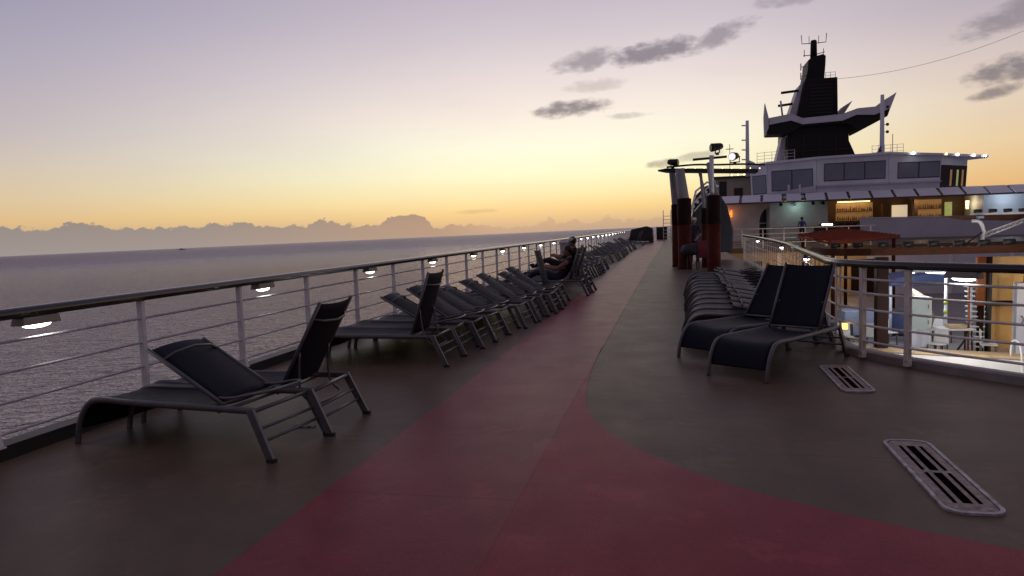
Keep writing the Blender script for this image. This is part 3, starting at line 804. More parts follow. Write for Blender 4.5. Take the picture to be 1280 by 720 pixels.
# far end of the deck
t = thing('equipment_cover', 'dark covered stack standing at the far end of the left deck', 'cover', (-2.6, 66, 0))
MB().prism([(-1.1, 0), (1.1, 0), (1.05, 1.25), (.5, 1.45), (-.8, 1.2)], -1.3, 1.3).build('canvas', M['greysail'], t, .05)
MB().tube([(-1.12, -1.32, .35), (1.12, -1.32, .35), (1.12, 1.32, .35), (-1.12, 1.32, .35)], .02, 6, closed=True).build('lashing', M['rubber'], t)
t = thing('equipment_locker', 'small dark locker on the far deck before the red-brown columns', 'locker', (-.9, 78, 0))
MB().box((0, 0, .62), (1.1, 1, 1.2)).build('box', M['black'], t, .04); MB().box((0, 0, 1.26), (1.2, 1.1, .08)).build('lid', M['greysail'], t, .02)
t = thing('ladder', 'thin pale ladder frame at the far end of the deck left of the columns', 'ladder', (-.3, 70, 0))
l = MB()
for s in (-1, 1): l.tube(spline([(s*.35, 0, 0), (s*.35, 0, 2.2), (s*.35, .25, 2.7), (s*.35, .9, 2.9)], 4), .035, 8)
l.build('side_rail', M['rail_white'], t)
l = MB()
for k in range(7): l.tube([(-.35, 0, .35+.33*k), (.35, 0, .35+.33*k)], .025, 6)
l.build('rung', M['rail_white'], t)

# ------------------------------------------------------------------ columns with spotlights
def column(x, y, r, h, label, split=1.5, arm=None):
    ar = arm or r*.85
    t = thing('column', label, 'column', (x, y, 0), 0, 'red-brown columns of the deck canopy')
    MB().tube([(0, 0, 0), (0, 0, .06), (0, 0, split)], [r*1.12, r, r], 20).build('shaft', M['rust'], t)
    MB().tube([(0, 0, split), (0, 0, split+.02), (0, 0, h), (0, 0, h+.03)], [r*1.03, r*1.06, r*1.08, r*.9], 20).build('upper_sleeve', M['rust_dark'], t)
    a = MB(); a.tube([(0, 0, h-.05), (-.02, 0, h+.05), (-.13, 0, 3.36)], [ar, ar, ar*.78], 14); a.build('arm', M['arm_grey'], t)
    a = MB(); a.tube([(.04, 0, h), (.14, .1, h-.0), (-.17+.02, .3, 3.30)], .045, 10); a.build('arm', M['arm_grey'], t)
    return t
column(.22, 26.6, .17, 2.20, 'red-brown column, farther and leftmost of the canopy columns')
column(.46, 25.0, .22, 2.34, 'thick red-brown column in front of the leftmost one')
column(1.30, 23.0, .20, 2.33, 'dark column nearest the pool railing, second spotlight above it', arm=.085)
column(1.15, 25.6, .11, 2.0, 'slim red-brown column just left of the dark one by the railing', arm=.06)
t = thing('canopy_beam', 'dark canopy beam with small lit bulbs spanning the tops of the columns', 'canopy', (0, 26, 3.3))
MB().prism([(-.40, .10), (-.10, .03), (2.9, -.14), (2.9, -.03), (-.1, .14)], -.45, .35).build('beam', M['black'], t)
b = MB(); b.tube(spline([(-.1, -.6, .16), (.8, -.6, .20), (1.6, -.6, .16), (2.4, -.6, .14), (3.1, -.6, .08)], 4), .035, 6); b.build('cable', M['black'], t)
for k in range(9):
    x = .55+.30*k
    o = MB().ball((x, -.40, .155-.055*x), .022, 8, 6).build('bulb', M['lens_warm'], t)
def spot(loc, rz, label, lit):
    t = thing('spotlight', label, 'spotlight', loc, rz, 'spotlights on the canopy columns')
    MB().tube([(-.20, 0, .16), (-.18, 0, .16), (.10, 0, .20), (.16, 0, .21)], [.12, .13, .10, .07], 14).build('housing', M['black'], t)
    MB().tube([(-.215, 0, .158), (-.205, 0, .158)], [.10, .11], 14).build('lens', M['lens_pink'] if lit else M['glass_dark'], t)
    MB().tube([(0, -.15, .18), (0, -.15, .0), (0, .15, .0), (0, .15, .18)], .02, 6).build('yoke', M['black'], t)
    MB().cyl((0, 0, -.06), .05, .06, 10).build('foot', M['black'], t)
spot((.10, 26.2, 3.50), R(160), 'black unlit spotlight above the leftmost column', False)
spot((1.42, 22.9, 3.62), R(20), 'black unlit spotlight on the tall post above the dark column', False)
spot((1.95, 23.2, 3.34), R(62), 'lit pinkish spotlight aimed at the camera right of the dark column', True)
t = thing('spotlight_post', 'pale post with a thin cross bar carrying the spotlight above the dark column', 'post', (1.25, 22.95, 2.36))
MB().tube([(0, 0, 0), (.0, 0, 1.2)], .07, 10).build('pole', M['grey_white'], t); MB().bar((-.55, 0, 1.10), (.45, 0, 1.14), .05, .07).build('cross_bar', M['black'], t)
# dark sail wall behind the columns
t = thing('canvas_screen', 'tall dark canvas screen behind the red-brown columns', 'screen', (.75, 31, 0))
vs = []; n = 14
prof = [(.25+.95*math.sin(math.pi*.5*min(1, k/10)) if k < 10 else 1.2, k/n) for k in range(n+1)]
b = MB(); b.prism([(.15, .3), (1.75, .3), (1.78, 1.2), (1.55, 2.2), (1.1, 2.95), (.75, 3.1), (.3, 2.7), (.1, 1.6)], 0, .9).build('canvas', M['greysail'], t, .08)
b = MB(); b.tube([(-.05, -.05, 0), (.0, -.05, 1.6), (.30, -.05, 2.85), (.75, -.05, 3.2), (1.2, -.05, 3.0)], .045, 8); b.build('frame', M['grey_white'], t)
b = MB()
for k in range(5): b.bar((.10+.17*k, -.12, 2.25+.19*k), (.24+.17*k, -.12, 2.20+.19*k), .05, .12)
b.bar((.0, -.10, 2.12), (.85, -.10, 3.08), .04, .05); b.bar((.22, -.10, 2.02), (1.05, -.10, 2.98), .04, .05)
b.build('truss', M['white'], t)
# maroon chair and round table between the columns
t = thing('deck_chair', 'maroon plastic chair standing between the dark columns', 'chair', (1.08, 24.3, 0), R(8))
MB().prism([(-.21, .40), (.21, .40), (.24, .95), (-.24, .95)], -.02, .02).build('backrest', M['maroon'], t, .01)
MB().box((0, .22, .41), (.44, .44, .04)).build('seat', M['maroon'], t, .01)
for x in (-.2, .2):
    for y in (.0, .42): MB().bar((x, y, 0), (x*.95, y, .40), .03, .03).build('leg', M['frame'], t)
t = thing('side_table', 'dark round table with a drooping cloth left of the maroon chair', 'table', (.68, 24.6, 0))
MB().tube([(0, 0, .48), (0, 0, .62), (0, 0, .82), (0, 0, .86)], [.30, .38, .30, .12], 18).build('tabletop', M['greysail'], t)
for x, y in ((-.15, 0), (.15, 0), (0, .15)): MB().bar((x, y, 0), (x, y, .5), .03, .03).build('leg', M['frame'], t)

# ------------------------------------------------------------------ lower pool deck
ZL = -2.8
struct(MB().bbox((1.9, -6, ZL-.2), (45, 44.2, ZL)).build('pool_deck_floor', M['pool_floor']))
t = thing('end_wall', 'ochre lit wall closing the pool deck under the bar house', 'wall', (14, 44.1, ZL))
MB().bbox((-11.5, 0, 0), (-3.2, .3, 2.48)).build('lit_wall', M['amber_wall'], t); MB().bbox((-3.19, 0, 0), (26, .3, 2.48)).build('wall', M['mauve_wall'], t)
for k in range(12):
    MB().bbox((-11+3*k, -.06, 0), (-10.8+3*k, -.003, 2.45)).build('pilaster', M['white'], t)
for k in (0, 2): 
    MB().bbox((-10+3*k, -.05, .1), (-8.8+3*k, -.004, 2.0)).build('door', M['rust_dark'], t)
# near ochre bar wall at right
t = thing('poolside_bar', 'ochre bar block with brown panels at the right of the pool deck', 'bar', (9.9, 25.6, ZL))
MB().bbox((0, 0, 1.55), (6, .25, 2.95)).build('upper_wall', M['amber_wall'], t)
MB().bbox((.05, .12, 0), (6, .5, 1.50)).build('lower_wall', M['amber_wall'], t)
MB().bbox((-.02, .03, 1.38), (6, .6, 1.50)).build('counter', M['wood'], t)
for k in range(4): MB().bbox((.9+1.3*k, -.08, 0), (1.05+1.3*k, .11, 1.36)).build('post', M['wood'], t)
t = thing('grey_post', 'broad grey post with dark edge in front of the ochre bar', 'post', (10.35, 24.6, ZL))
MB().bbox((-.14, -.14, 0), (.14, .14, 2.2)).build('shaft', M['grey_white'], t, .02); MB().bbox((.145, -.15, 0), (.24, .15, 2.4)).build('edge', M['black'], t); MB().tube([(-.02, -.16, .95), (-.02, -.28, 1.05), (-.02, -.28, 1.15), (-.02, -.16, 1.2)], .015, 6).build('hook', M['black'], t)
t = thing('orange_post', 'short orange post rising beside the ochre bar wall', 'post', (9.35, 24.8, ZL))
MB().cyl((0, 0, 1.5), .14, 1.5, 16).build('shaft', M['orange'], t); MB().cyl((.22, 0, 0), .09, 3.0, 14).build('dark_pipe', M['black'], t); MB().cyl((0, 0, 0), .1, 1.5, 12).build('lower_shaft', M['rust_dark'], t)
# timber column and trellis
t = thing('timber_column', 'thick dark brown column rising from the pool deck behind the railing', 'column', (6.02, 22.9, ZL))
MB().bbox((-.16, -.16, 0), (.16, .16, 3.15)).build('shaft', M['rust_dark'], t, .02); MB().bbox((-.21, -.21, 0), (.21, .21, .12)).build('foot', M['black'], t, .01)
t = thing('trellis', 'long brown timber trellis with spotlights over the pool deck', 'pergola', (0, 0, 0))
pth = spline([(4.85, 26.8, 0), (4.9, 24.6, 0), (5.6, 23.9, 0), (8, 23.6, 0), (11, 23.9, 0), (14, 25, 0)], 8)
MB().sweep(pth, [(-.07, .36), (.07, .36), (.07, .58), (-.07, .58)]).build('beam', M['wood'], t)
b = MB()
for k in range(34):
    p, d = at_len(pth, 1.6+.26*k); b.bar(p+Vector((0, .08, .46)), p+Vector((0, 2.2, .46)), .05, .10)
b.build('slat', M['redslat'], t)
for k in range(11):
    p, d = at_len(pth, 2.6+.68*k)
    h = MB(); h.tube([(-.14, 0, .68), (.14, 0, .70)], [.085, .075], 10); h.bar((0, 0, .575), (0, 0, .68), .04, .04); h.build('spotlight', M['black'], t, 0, p)
# red flat pergola
t = thing('red_pergola', 'flat pergola roof of red slats beyond the curved railing', 'pergola', (0, 0, 0))
b = MB(); cL, cF, cR, cB = (Vector(q) for q in ((5.86, 36.0, .84), (6.42, 31.6, .60), (10.6, 37.4, .66), (8.5, 39.0, 1.02)))
for k in range(15):
    u = k/14; b.bar(cL.lerp(cF, u), cB.lerp(cR, u), .055, .07)
b.build('slat', M['redslat'], t)
MB().tube([cL-Vector((0, 0, .09)), cF-Vector((0, 0, .09)), cR-Vector((0, 0, .09))], .06, 8).build('edge_beam', M['redslat'], t)
MB().tube([cL-Vector((0, 0, .08)), cB-Vector((0, 0, .08)), cR-Vector((0, 0, .08))], .05, 8).build('back_beam', M['rust_dark'], t)
for x, y in ((6.0, 35.6), (6.6, 32.2), (10.3, 37.2), (8.5, 38.6)): MB().cyl((x, y, ZL), .08, 3.3, 10).build('post', M['rust'], t)
# upper right pergola with spotlights
t = thing('upper_pergola', 'brown pergola with pale edge and spotlights at the right border', 'pergola', (8.8, 24.2, 1.40))
MB().prism([(0, .10), (3.5, .06), (3.5, .13), (0, .14)], -.05, .0).build('edge_beam', M['white'], t)
MB().prism([(.05, .085), (.7, -.06), (3.5, -.20), (3.5, .05)], -.045, 2.6).build('fascia', M['wood'], t)
for k in range(8): MB().tube([(.10+.4*k, -.02, .20-.004*k), (.30+.4*k, -.02, .21-.004*k)], [.06, .05], 8).build('spotlight', M['black'], t)
# white bent mast with truss arm
t = thing('hoist_arm', 'bright white bent hoist with lattice arm below the right pergola', 'hoist', (9.0, 24.0, .62))
MB().tube(spline([(-.22, 0, .70), (.0, 0, .66), (.10, 0, .40), (.08, 0, .25), (.07, 0, .0)], 5), [.05]*21, 10).build('mast', M['white'], t)
b = MB()
b.tube([(.12, 0, .20), (1.15, 0, .62)], .02, 6); b.tube([(.12, 0, .33), (1.15, 0, .72)], .02, 6)
for k in range(7): b.tube([(.15+.15*k, 0, .215+.061*k), (.22+.15*k, 0, .37+.057*k), (.30+.15*k, 0, .275+.061*k)], .011, 5)
b.build('lattice_arm', M['white'], t); MB().tube([(.05, 0, .35), (-.55, .1, -.15)], .02, 6).build('stay', M['black'], t)
MB().box((.0, 0, .80), (.16, .12, .08)).build('head', M['bluegrey'], t)
# white cabinet
t = thing('cabinet', 'tall pale teal cabinet with two doors standing on the pool deck', 'cabinet', (7.70, 24.9, ZL))
MB().bbox((-.32, 0, .12), (.32, .45, 1.75)).build('carcass', M['white'], t, .015)
for z0, z1 in ((.72, 1.20), (1.24, 1.70)): 
    d = MB().bbox((-.29, -.025, z0), (.27, -.002, z1)).build('door', M['cabinet'], t, .008)
    MB().bbox((.20, -.05, (z0+z1)/2-.06), (.22, -.027, (z0+z1)/2+.06)).build('handle', M['frame'], d)
MB().bbox((-.29, -.02, .16), (.27, -.002, .68)).build('vent_panel', M['grey_white'], t, .008)
# white rimmed bench with a timber top near the rim
bp_ = spline([(4.9, 24.0, ZL), (5.9, 22.9, ZL), (7.3, 22.3, ZL), (9.0, 21.7, ZL), (10.6, 20.9, ZL), (13, 19.5, ZL)], 6)
t = thing('poolside_bench', 'long white curved bench with tan timber top at the edge of the pool deck', 'bench', (0, 0, 0))
MB().sweep(bp_, [(-.25, 0), (.25, 0), (.25, .42), (-.25, .42)]).build('base', M['white'], t); MB().sweep(bp_, [(-.30, .424), (.30, .424), (.30, .49), (-.30, .49)]).build('top', M['tan'], t)
bp2 = off(bp_, .95)
t = thing('pool_coaming', 'low white coaming of the pool below the railing', 'coaming', (0, 0, 0))
MB().sweep(bp2, [(-.30, 0), (.30, 0), (.26, .16), (-.26, .16)]).build('lip', M['white'], t)
# blue canvas things
def covered(loc, size, m, label, rz):
    t = thing('covered_table', label, 'table', loc, rz)
    x, y, z = size
    n = 10; vs = []; fs = []
    top = [(-x/2, -y/2), (x/2, -y/2), (x/2, y/2), (-x/2, y/2)]
    b = MB(); b.prism([(-x/2*1.06, .08), (-x*.30, .05), (0, .10), (x*.3, .06), (x/2*1.06, .09), (x/2, z), (0, z+.03), (-x/2, z)], -y/2, y/2); b.build('cloth', m, t, .04)
    for sx in (-1, 1):
        for sy in (-1, 1): MB().cyl((sx*x*.42, sy*y*.4, 0), .025, .12, 8).build('leg', M['frame'], t)
covered((6.9, 28.5, ZL), (1.6, .9, .95), M['bluegrey'], 'blue grey covered table behind the dark brown column', .1)
covered((8.2, 28.6, ZL), (1.5, .8, .8), M['blue'], 'dark blue covered table left of the pale cabinet', -.2)
covered((5.5, 27.2, ZL), (1.2, .8, .7), M['greysail'], 'dark covered table at the left end of the pool deck', .3)
t = thing('blue_canopy', 'dark blue canvas canopy above the pool deck behind the railing', 'canopy', (7.3, 28, -.95))
MB().prism([(.3, 0), (3.2, 0), (2.9, .25), (1.6, .42), (.6, .28)], 0, 2.2).build('canvas', M['blue'], t, .03)
for x in (.4, 3.0): MB().cyl((x, .1, ZL+.95), .05, 1.9, 8).build('post', M['grey_white'], t)
t = thing('yellow_post', 'slim post with yellow green bands between cabinet and stairs', 'post', (8.62, 25.5, ZL))
MB().cyl((0, 0, 0), .05, 2.3, 10).build('pole', M['grey_white'], t)
for z in (1.15, 1.45): MB().cyl((0, 0, z), .062, .12, 10).build('band', M['yellow'], t)
t = thing('pool_table', 'white topped table standing on the pool deck right of the cabinet', 'table', (8.55, 24.6, ZL))
MB().box((0, 0, .80), (1.0, .7, .05)).build('tabletop', M['white'], t, .01)
for sx in (-1, 1):
    for sy in (-1, 1): MB().bar((sx*.42, sy*.28, 0), (sx*.40, sy*.26, .78), .04, .04).build('leg', M['black'], t)
MB().bbox((-.2, -.2, .83), (.3, .2, .92)).build('tray', M['tan'], t)
# striped parasol folded / slide panel
t = thing('folded_parasol', 'folded striped parasol leaning beside the pale cabinet', 'parasol', (8.35, 26.2, ZL))
MB().tube([(0, 0, .3), (-.1, 0, .9), (-.35, 0, 1.6), (-.75, 0, 2.05)], [.03, .28, .22, .04], 10).build('canopy', M['cream'], t); MB().tube([(0.05, 0, 0), (0, 0, .3)], .025, 6).build('pole', M['frame'], t)
t = thing('staircase', 'narrow staircase with white tread edges and an orange newel post', 'staircase', (9.05, 24.7, ZL))
for k in range(15): MB().bbox((-.02-.004*k, -.05+.08*k*.2, .20+.155*k), (.36+.012*k, .18+.08*k*.2, .235+.155*k)).build('tread', M['white'], t)
MB().tube([(-.10, -.1, 0), (-.09, -.1, 1.1), (-.10, -.1, 2.7)], .035, 8).build('newel', M['orange'], t); MB().tube([(-.50, -.3, .1), (-.25, -.25, .45), (-.08, -.1, 1.0)], .03, 8).build('brace', M['black'], t)
for x in (.40, ): MB().bbox((x+.1, .0, 0), (x+.16, .12, 2.6)).build('stringer', M['black'], t)
def pool_chair(loc, rz, label):
    t = thing('pool_chair', label, 'chair', loc, rz, 'white chairs on the pool deck')
    MB().box((0, 0, .42), (.46, .44, .03)).build('seat', M['white'], t, .008)
    MB().prism([(-.22, .44), (.22, .44), (.20, .86), (-.20, .86)], .20, .225).build('backrest', M['white'], t, .006)
    for x in (-.2, .2):
        for y in (-.2, .2): MB().bar((x, y, 0), (x*.95, y*.95, .41), .03, .03).build('leg', M['frame'], t)
    return t
pc = pool_chair((7.15, 26.4, ZL), .4, 'white pool chair left of the pale cabinet, near the blue covered table')
for q in (((8.95, 26.8, ZL), 2.2, 'white pool chair behind the slim banded post'), ((7.9, 24.0, ZL), -.8, 'white pool chair in front of the pale cabinet'), ((9.25, 23.9, ZL), 1.3, 'white pool chair at the foot of the staircase'), ((6.5, 25.6, ZL), 2.8, 'white pool chair just behind the dark timber column'), ((5.6, 25.4, ZL), .1, 'white pool chair at the left end of the pool deck')): dup(pc, *q)
t = thing('pool_ladder', 'pair of shiny hooped pool ladder rails by the white coaming', 'ladder', (8.9, 21.3, ZL))
for x in (0, .5): MB().tube(spline([(x, .3, 0), (x, .3, .7), (x, .15, .92), (x, -.15, .9), (x, -.3, .6), (x, -.35, .1)], 4), .022, 8).build('hoop', M['white'], t)
t = thing('deck_box', 'low blue grey deck box on the white pool surround', 'box', (9.9, 20.5, ZL), -.5)
MB().bbox((-.5, -.25, 0), (.5, .25, .38)).build('box', M['bluegrey'], t, .02); MB().bbox((-.53, -.28, .381), (.53, .28, .43)).build('lid', M['grey_white'], t, .01)
# lit lamps of the pool deck, plus added cool fill lights
t = thing('ceiling_lamp', 'bright white strip lamp hanging over the pool deck seen under the handrail', 'lamp', (9.2, 29, -.55))
MB().bbox((-.6, -.1, 0), (.6, .1, .08)).build('housing', M['white'], t); MB().bbox((-.55, -.08, -.03), (.55, .08, -.002)).build('lens', M['lens'], t)
point((9.3, 22.6, 1.1), 9, (1, .98, .95)); point((11.5, 24.2, -.5), 38, (1, .62, .22)); point((12.5, 24.0, -1.2), 12, (1, .62, .22)); point((10.9, 25.0, -2.3), 8, (1, .6, .2))
point((6.5, 42.0, -.9), 65, (1, .62, .25)); point((9.5, 42, -.9), 45, (1, .62, .25))
point((7.0, 20.6, -1.3), 180, (1, .97, .90)); point((10.6, 19.2, -1.0), 180, (1, .97, .90)); point((8.0, 25.6, -.2), 120, (.84, .93, 1)); point((5.6, 27.2, -.3), 80, (.84, .92, 1))  # the bluish pair is added ambient fill without fixtures

# ------------------------------------------------------------------ bar house and bridge
BH = thing('bar_house', 'low white bar house with lit openings under a long sloping awning', 'building', (0, 0, 0))
def part(bb, name, m, par=BH, bev=0): return bb.build(name, M[m], par, bev)
part(MB().bbox((3.9, 59.0, 0), (6.55, 59.4, 3.0)), 'wall', 'white')
# arched doorway piece
arch = [(6.55, 0), (6.75, 0), (6.75, 1.4)]+[(7.45-.70*math.cos(R(a)), 1.4+1.15*math.sin(R(a))) for a in (15, 30, 45, 60, 75, 90)]+[(7.45, 3.0), (6.55, 3.0)]
part(MB().prism(arch, 59.0, 59.4), 'wall', 'white')
part(MB().bbox((7.45, 58.4, 0), (11.6, 58.8, 3.0)), 'wall', 'white')
part(MB().bbox((7.45, 58.81, 0), (7.65, 62, 3.0)), 'wall', 'mauve_wall')
part(MB().bbox((6.3, 60.5, 0), (7.5, 60.6, 2.6)), 'door', 'glass_dark')
part(MB().bbox((6.6, 60.40, 1.35), (7.5, 60.49, 1.42)), 'door_rail', 'grey_white')
part(MB().bbox((7.66, 58.33, .98), (11.6, 58.395, 1.05)), 'handrail', 'black')
part(MB().bbox((11.6, 62.0, 0), (22.4, 62.2, 3.2)), 'back_wall', 'interior')
part(MB().bbox((11.45, 58.81, 0), (11.6, 62, 3.2)), 'wall', 'cream')
part(MB().bbox((22.4, 58.6, 0), (31, 59, 3.2)), 'wall', 'grey_white')
part(MB().bbox((11.5, 58.6, 3.05), (22.4, 62.2, 3.2)), 'ceiling', 'interior')
part(MB().bbox((3.7, 58.62, 3.21), (32, 66, 3.44)), 'roof', 'mauve_wall')
part(MB().bbox((22.15, 58.6, 0), (22.39, 62.2, 3.04)), 'wall', 'grey_white')
# niches
def niche(x0, x1, z0, z1, m, shelf=True, name='back_bar'):
    o = part(MB().bbox((x0, 61.90, z0), (x1, 61.99, z1)), name, m)
    if shelf:
        b = MB(); bb = MB(); b.bbox((x0, 61.6, (z0+z1)/2), (x1, 61.89, (z0+z1)/2+.04)); b.build('shelf', M['wood'], o)
        rnd = random.Random(int(x0*100)); x = x0+.1; b1 = MB(); b2 = MB()
        while x < x1-.08:
            for zz in (z0+.02, (z0+z1)/2+.05):
                q = rnd.choice((b1, b1, b2)); h = rnd.uniform(.25, .42); q.tube([(x, 61.72, zz), (x, 61.72, zz+h*.65), (x, 61.72, zz+h*.8), (x, 61.72, zz+h)], [.05, .05, .02, .02], 7)
            x += rnd.uniform(.11, .2)
        b1.cur = 1; b1.mi = [0]*len(b1.f); b1.add(b2.v, b2.f, True); bo = b1.build('bottle_row', [M['bottle'], M['bottle_red']], o); bo['kind'] = 'stuff'
niche(12.9, 15.6, 1.35, 2.75, 'shelf_glow'); niche(17.0, 18.1, 1.45, 2.45, 'white_glow', False); niche(18.6, 20.5, 1.35, 2.8, 'shelf_glow'); niche(20.75, 21.25, 1.3, 2.55, 'green_glow', False)
part(MB().bbox((12.95, 61.5, 2.80), (15.3, 61.7, 2.88)), 'strip_lamp', 'lens_warm')
part(MB().cyl((21.8, 60.5, 1.95), .09, .62, 10, .13), 'lamp', 'lens_warm')
part(MB().bbox((16.0, 60.6, 0), (16.5, 61.2, 2.6)), 'pillar', 'interior'); part(MB().bbox((18.2, 60.6, 0), (18.45, 61.0, 2.8)), 'pillar', 'interior')
part(MB().bbox((12, 60.2, 0), (22, 60.7, 1.1)), 'counter', 'wood')
point((13.5, 60, 2.7), 24, (1, .62, .28)); point((18.5, 60, 2.7), 24, (1, .66, .32)); point((21.6, 60, 2.4), 12, (1, .8, .5)); 
point((23.5, 57.6, 2.6), 25, (.75, .9, 1)); point((9.3, 57.7, 2.6), 9, (.6, 1, .85))
# heater on the left wall
part(MB().bbox((4.35, 58.93, 1.85), (4.45, 58.99, 2.5)), 'heater', 'heater'); part(MB().bbox((4.62, 58.93, 1.95), (4.72, 58.99, 2.45)), 'heater', 'heater'); part(MB().bbox((4.46, 58.93, 2.15), (4.61, 58.99, 2.25)), 'heater', 'heater')
point((4.5, 58.5, 2.2), 6, (1, .3, .06))
for x in (8.2, 9.2, 10.5, 11.2):
    part(MB().tube([(x, 58.2, 2.82), (x, 58.0, 2.74)], [.11, .13], 10), 'downlight', 'black')
# awning of tilted panels
aw = thing('awning', 'long awning of pale tilted panels along the front of the bar house', 'awning', (0, 0, 0))
xs = [3.6+1.52*k for k in range(19)]
for k, x in enumerate(xs):
    g = .10 if k != 3 else .25
    sk = .25
    vs = [(x+g, 56.6, 2.98), (x+1.52-g, 56.6, 2.98), (x+1.52-g+sk, 58.5, 3.56), (x+g+sk, 58.5, 3.56)]
    b = MB(); b.add(vs+[(v[0], v[1], v[2]-.04) for v in vs], [(0, 1, 2, 3), (7, 6, 5, 4), (0, 4, 5, 1), (1, 5, 6, 2), (2, 6, 7, 3), (3, 7, 4, 0)]); b.build('panel', M['awning'], aw)
b = MB(); b.bar((3.5, 56.6, 2.90), (32.5, 56.6, 2.90), .08, .10); b.bar((3.6, 58.5, 3.48), (32.5, 58.5, 3.48), .08, .10)
for k, x in enumerate(xs): b.bar((x, 56.6, 2.92), (x+.25, 58.5, 3.49), .08, .07)
b.build('frame', M['awning_frame'], aw)
# parapet
t = thing('bulwark', 'plain grey mauve bulwark in front of the lit bar openings', 'wall', (13.4, 56.4, 0))
MB().prism([(0, 0), (19, 0), (19, 1.15), (8.6, 1.38), (0, 1.5)], 0, .2).build('plate', M['mauve_wall'], t, .03)
MB().prism([(-.02, 1.505), (8.6, 1.385), (19, 1.155), (19, 1.215), (8.6, 1.445), (-.02, 1.565)], -.03, .23).build('cap_rail', M['grey_white'], t)
# low things in front of bar house left
t = thing('bar_counter', 'dark low counter with a small bright lamp beside the person in blue', 'counter', (10.2, 55.6, 0))
MB().bbox((0, 0, 0), (3.0, .6, 1.05)).build('body', M['black'], t); MB().bbox((.3, -.05, 1.06), (1.3, .4, 1.22)).build('appliance', M['frame'], t); MB().bbox((.45, -.06, 1.10), (1.15, -.052, 1.20)).build('lens', M['lens'], t)
for x in (1.7, 2.2, 2.7): MB().tube([(x, .2, 1.06), (x, .2, 1.25), (x, .2, 1.3)], [.12, .16, .06], 8).build('stool_back', M['black'], t)
t = thing('inner_railing', 'pale railing on the far side of the pool opening before the white wall', 'railing', (3.2, 43.5, 0))
MB().tube([(-.4, .3, 1.1), (8, .3, 1.1)], .03, 8).build('handrail', M['rail_white'], t)
for z in (.3, .55, .8): MB().tube([(-.4, .3, z), (8, .3, z)], .02, 6).build('rail_bar', M['rail_white'], t)
for k in range(8): MB().cyl((-.3+1.15*k, .3, 0), .03, 1.1, 8).build('stanchion', M['rail_white'], t)

BR = thing('bridge_deckhouse', 'curved grey bridge house with wide slanted windows above the awning', 'building', (0, 0, 0))
plan = [(6.5, 62.0), (7.6, 60.6), (11.0, 59.4), (15.9, 58.9), (19.5, 59.3), (21.9, 61.2)]
zb, zt = 3.45, 6.05
def top_z(x): return 5.95+.25*math.exp(-((x-14)/5)**2)-.03*max(0, x-16)
def wall_seg(a, b, z0, z1a, z1b, lean, name, m, par, push=0., thick=.2):
    a = Vector((*a, 0)); b = Vector((*b, 0)); d = (b-a).normalized(); n = Vector((d.y, -d.x, 0))
    def P(p, z, o): return p+n*(o+push+lean*(z-zb))+Vector((0, 0, z))
    vs = [P(a, z0, 0), P(b, z0, 0), P(b, z1b, 0), P(a, z1a, 0), P(a, z0, -thick), P(b, z0, -thick), P(b, z1b, -thick), P(a, z1a, -thick)]
    return MB().add(vs, [(0, 1, 2, 3), (7, 6, 5, 4), (0, 4, 5, 1), (1, 5, 6, 2), (2, 6, 7, 3), (3, 7, 4, 0)]).build(name, M[m], par)
for a, b in zip(plan, plan[1:]): wall_seg(a, b, zb, top_z(a[0]), top_z(b[0]), .06, 'wall', 'grey_white', BR)
def lerp(a, b, t): return (a[0]+(b[0]-a[0])*t, a[1]+(b[1]-a[1])*t)
def window(i, t0, t1, z0, z1, panes):
    a, b = plan[i], plan[i+1]
    w = wall_seg(lerp(a, b, t0), lerp(a, b, t1), z0, z1, z1, .06, 'window', 'awning_frame', BR, .015, .013)
    for k in range(panes):
        u0 = t0+(t1-t0)*(k+.03)/panes; u1 = t0+(t1-t0)*(k+.97)/panes
        wall_seg(lerp(a, b, u0), lerp(a, b, u1), z0+.07, z1-.07, z1-.07, .06, 'pane', 'glass', w, .03, .012)
window(0, .1, .95, 3.7, 5.2, 1); window(1, .08, .93, 3.85, 5.45, 2); window(2, .10, .96, 4.40, 5.75, 3); window(3, .17, .99, 4.35, 5.55, 2)
wall_seg(plan[4], plan[5], 3.6, 5.25, 5.2, .06, 'window', 'glass_dark', BR, .02, .02)
o = None
for k, (u, m_) in enumerate(((.35, 'shelf_glow'), (.6, 'green_glow'), (.8, 'shelf_glow'))):
    wall_seg(lerp(plan[4], plan[5], u), lerp(plan[4], plan[5], u+.07), 3.7, 4.9, 4.9, .06, 'lit_pane', m_, BR, .035, .012)
rf = [(6.3, 62.2), (7.5, 60.2), (11.0, 59.0), (15.9, 58.5), (19.6, 58.9), (23.2, 60.6), (23.4, 61.5), (21.5, 66), (8, 66)]
ro = MB().prism(rf, 0, .16, 'z').build('roof', M['grey_white'], BR)
for v in ro.data.vertices: v.co.z += top_z(v.co.x)
for k, x in enumerate((17.5, 19.8, 20.7, 22.0, 22.9)):
    zz = top_z(x); yy = 58.85+max(0, x-19)*.47-.3
    MB().ball((x, yy, zz+.10), .085, 8, 6).build('roof_lamp', M['lens_warm' if k == 1 else 'lens'], BR)
# ledge under windows
for a, b in zip(plan[1:], plan[2:-1]): wall_seg(a, b, 4.0 if a[0] > 10 else 3.62, 4.12 if a[0] > 10 else 3.7, 4.12, .06, 'ledge', 'mauve_wall', BR, .25, .24)
for x in (8.9, 9.7): MB().cyl((x, 58.9, 3.5), .07, .75, 8).build('vent_pipe', M['white'], BR)
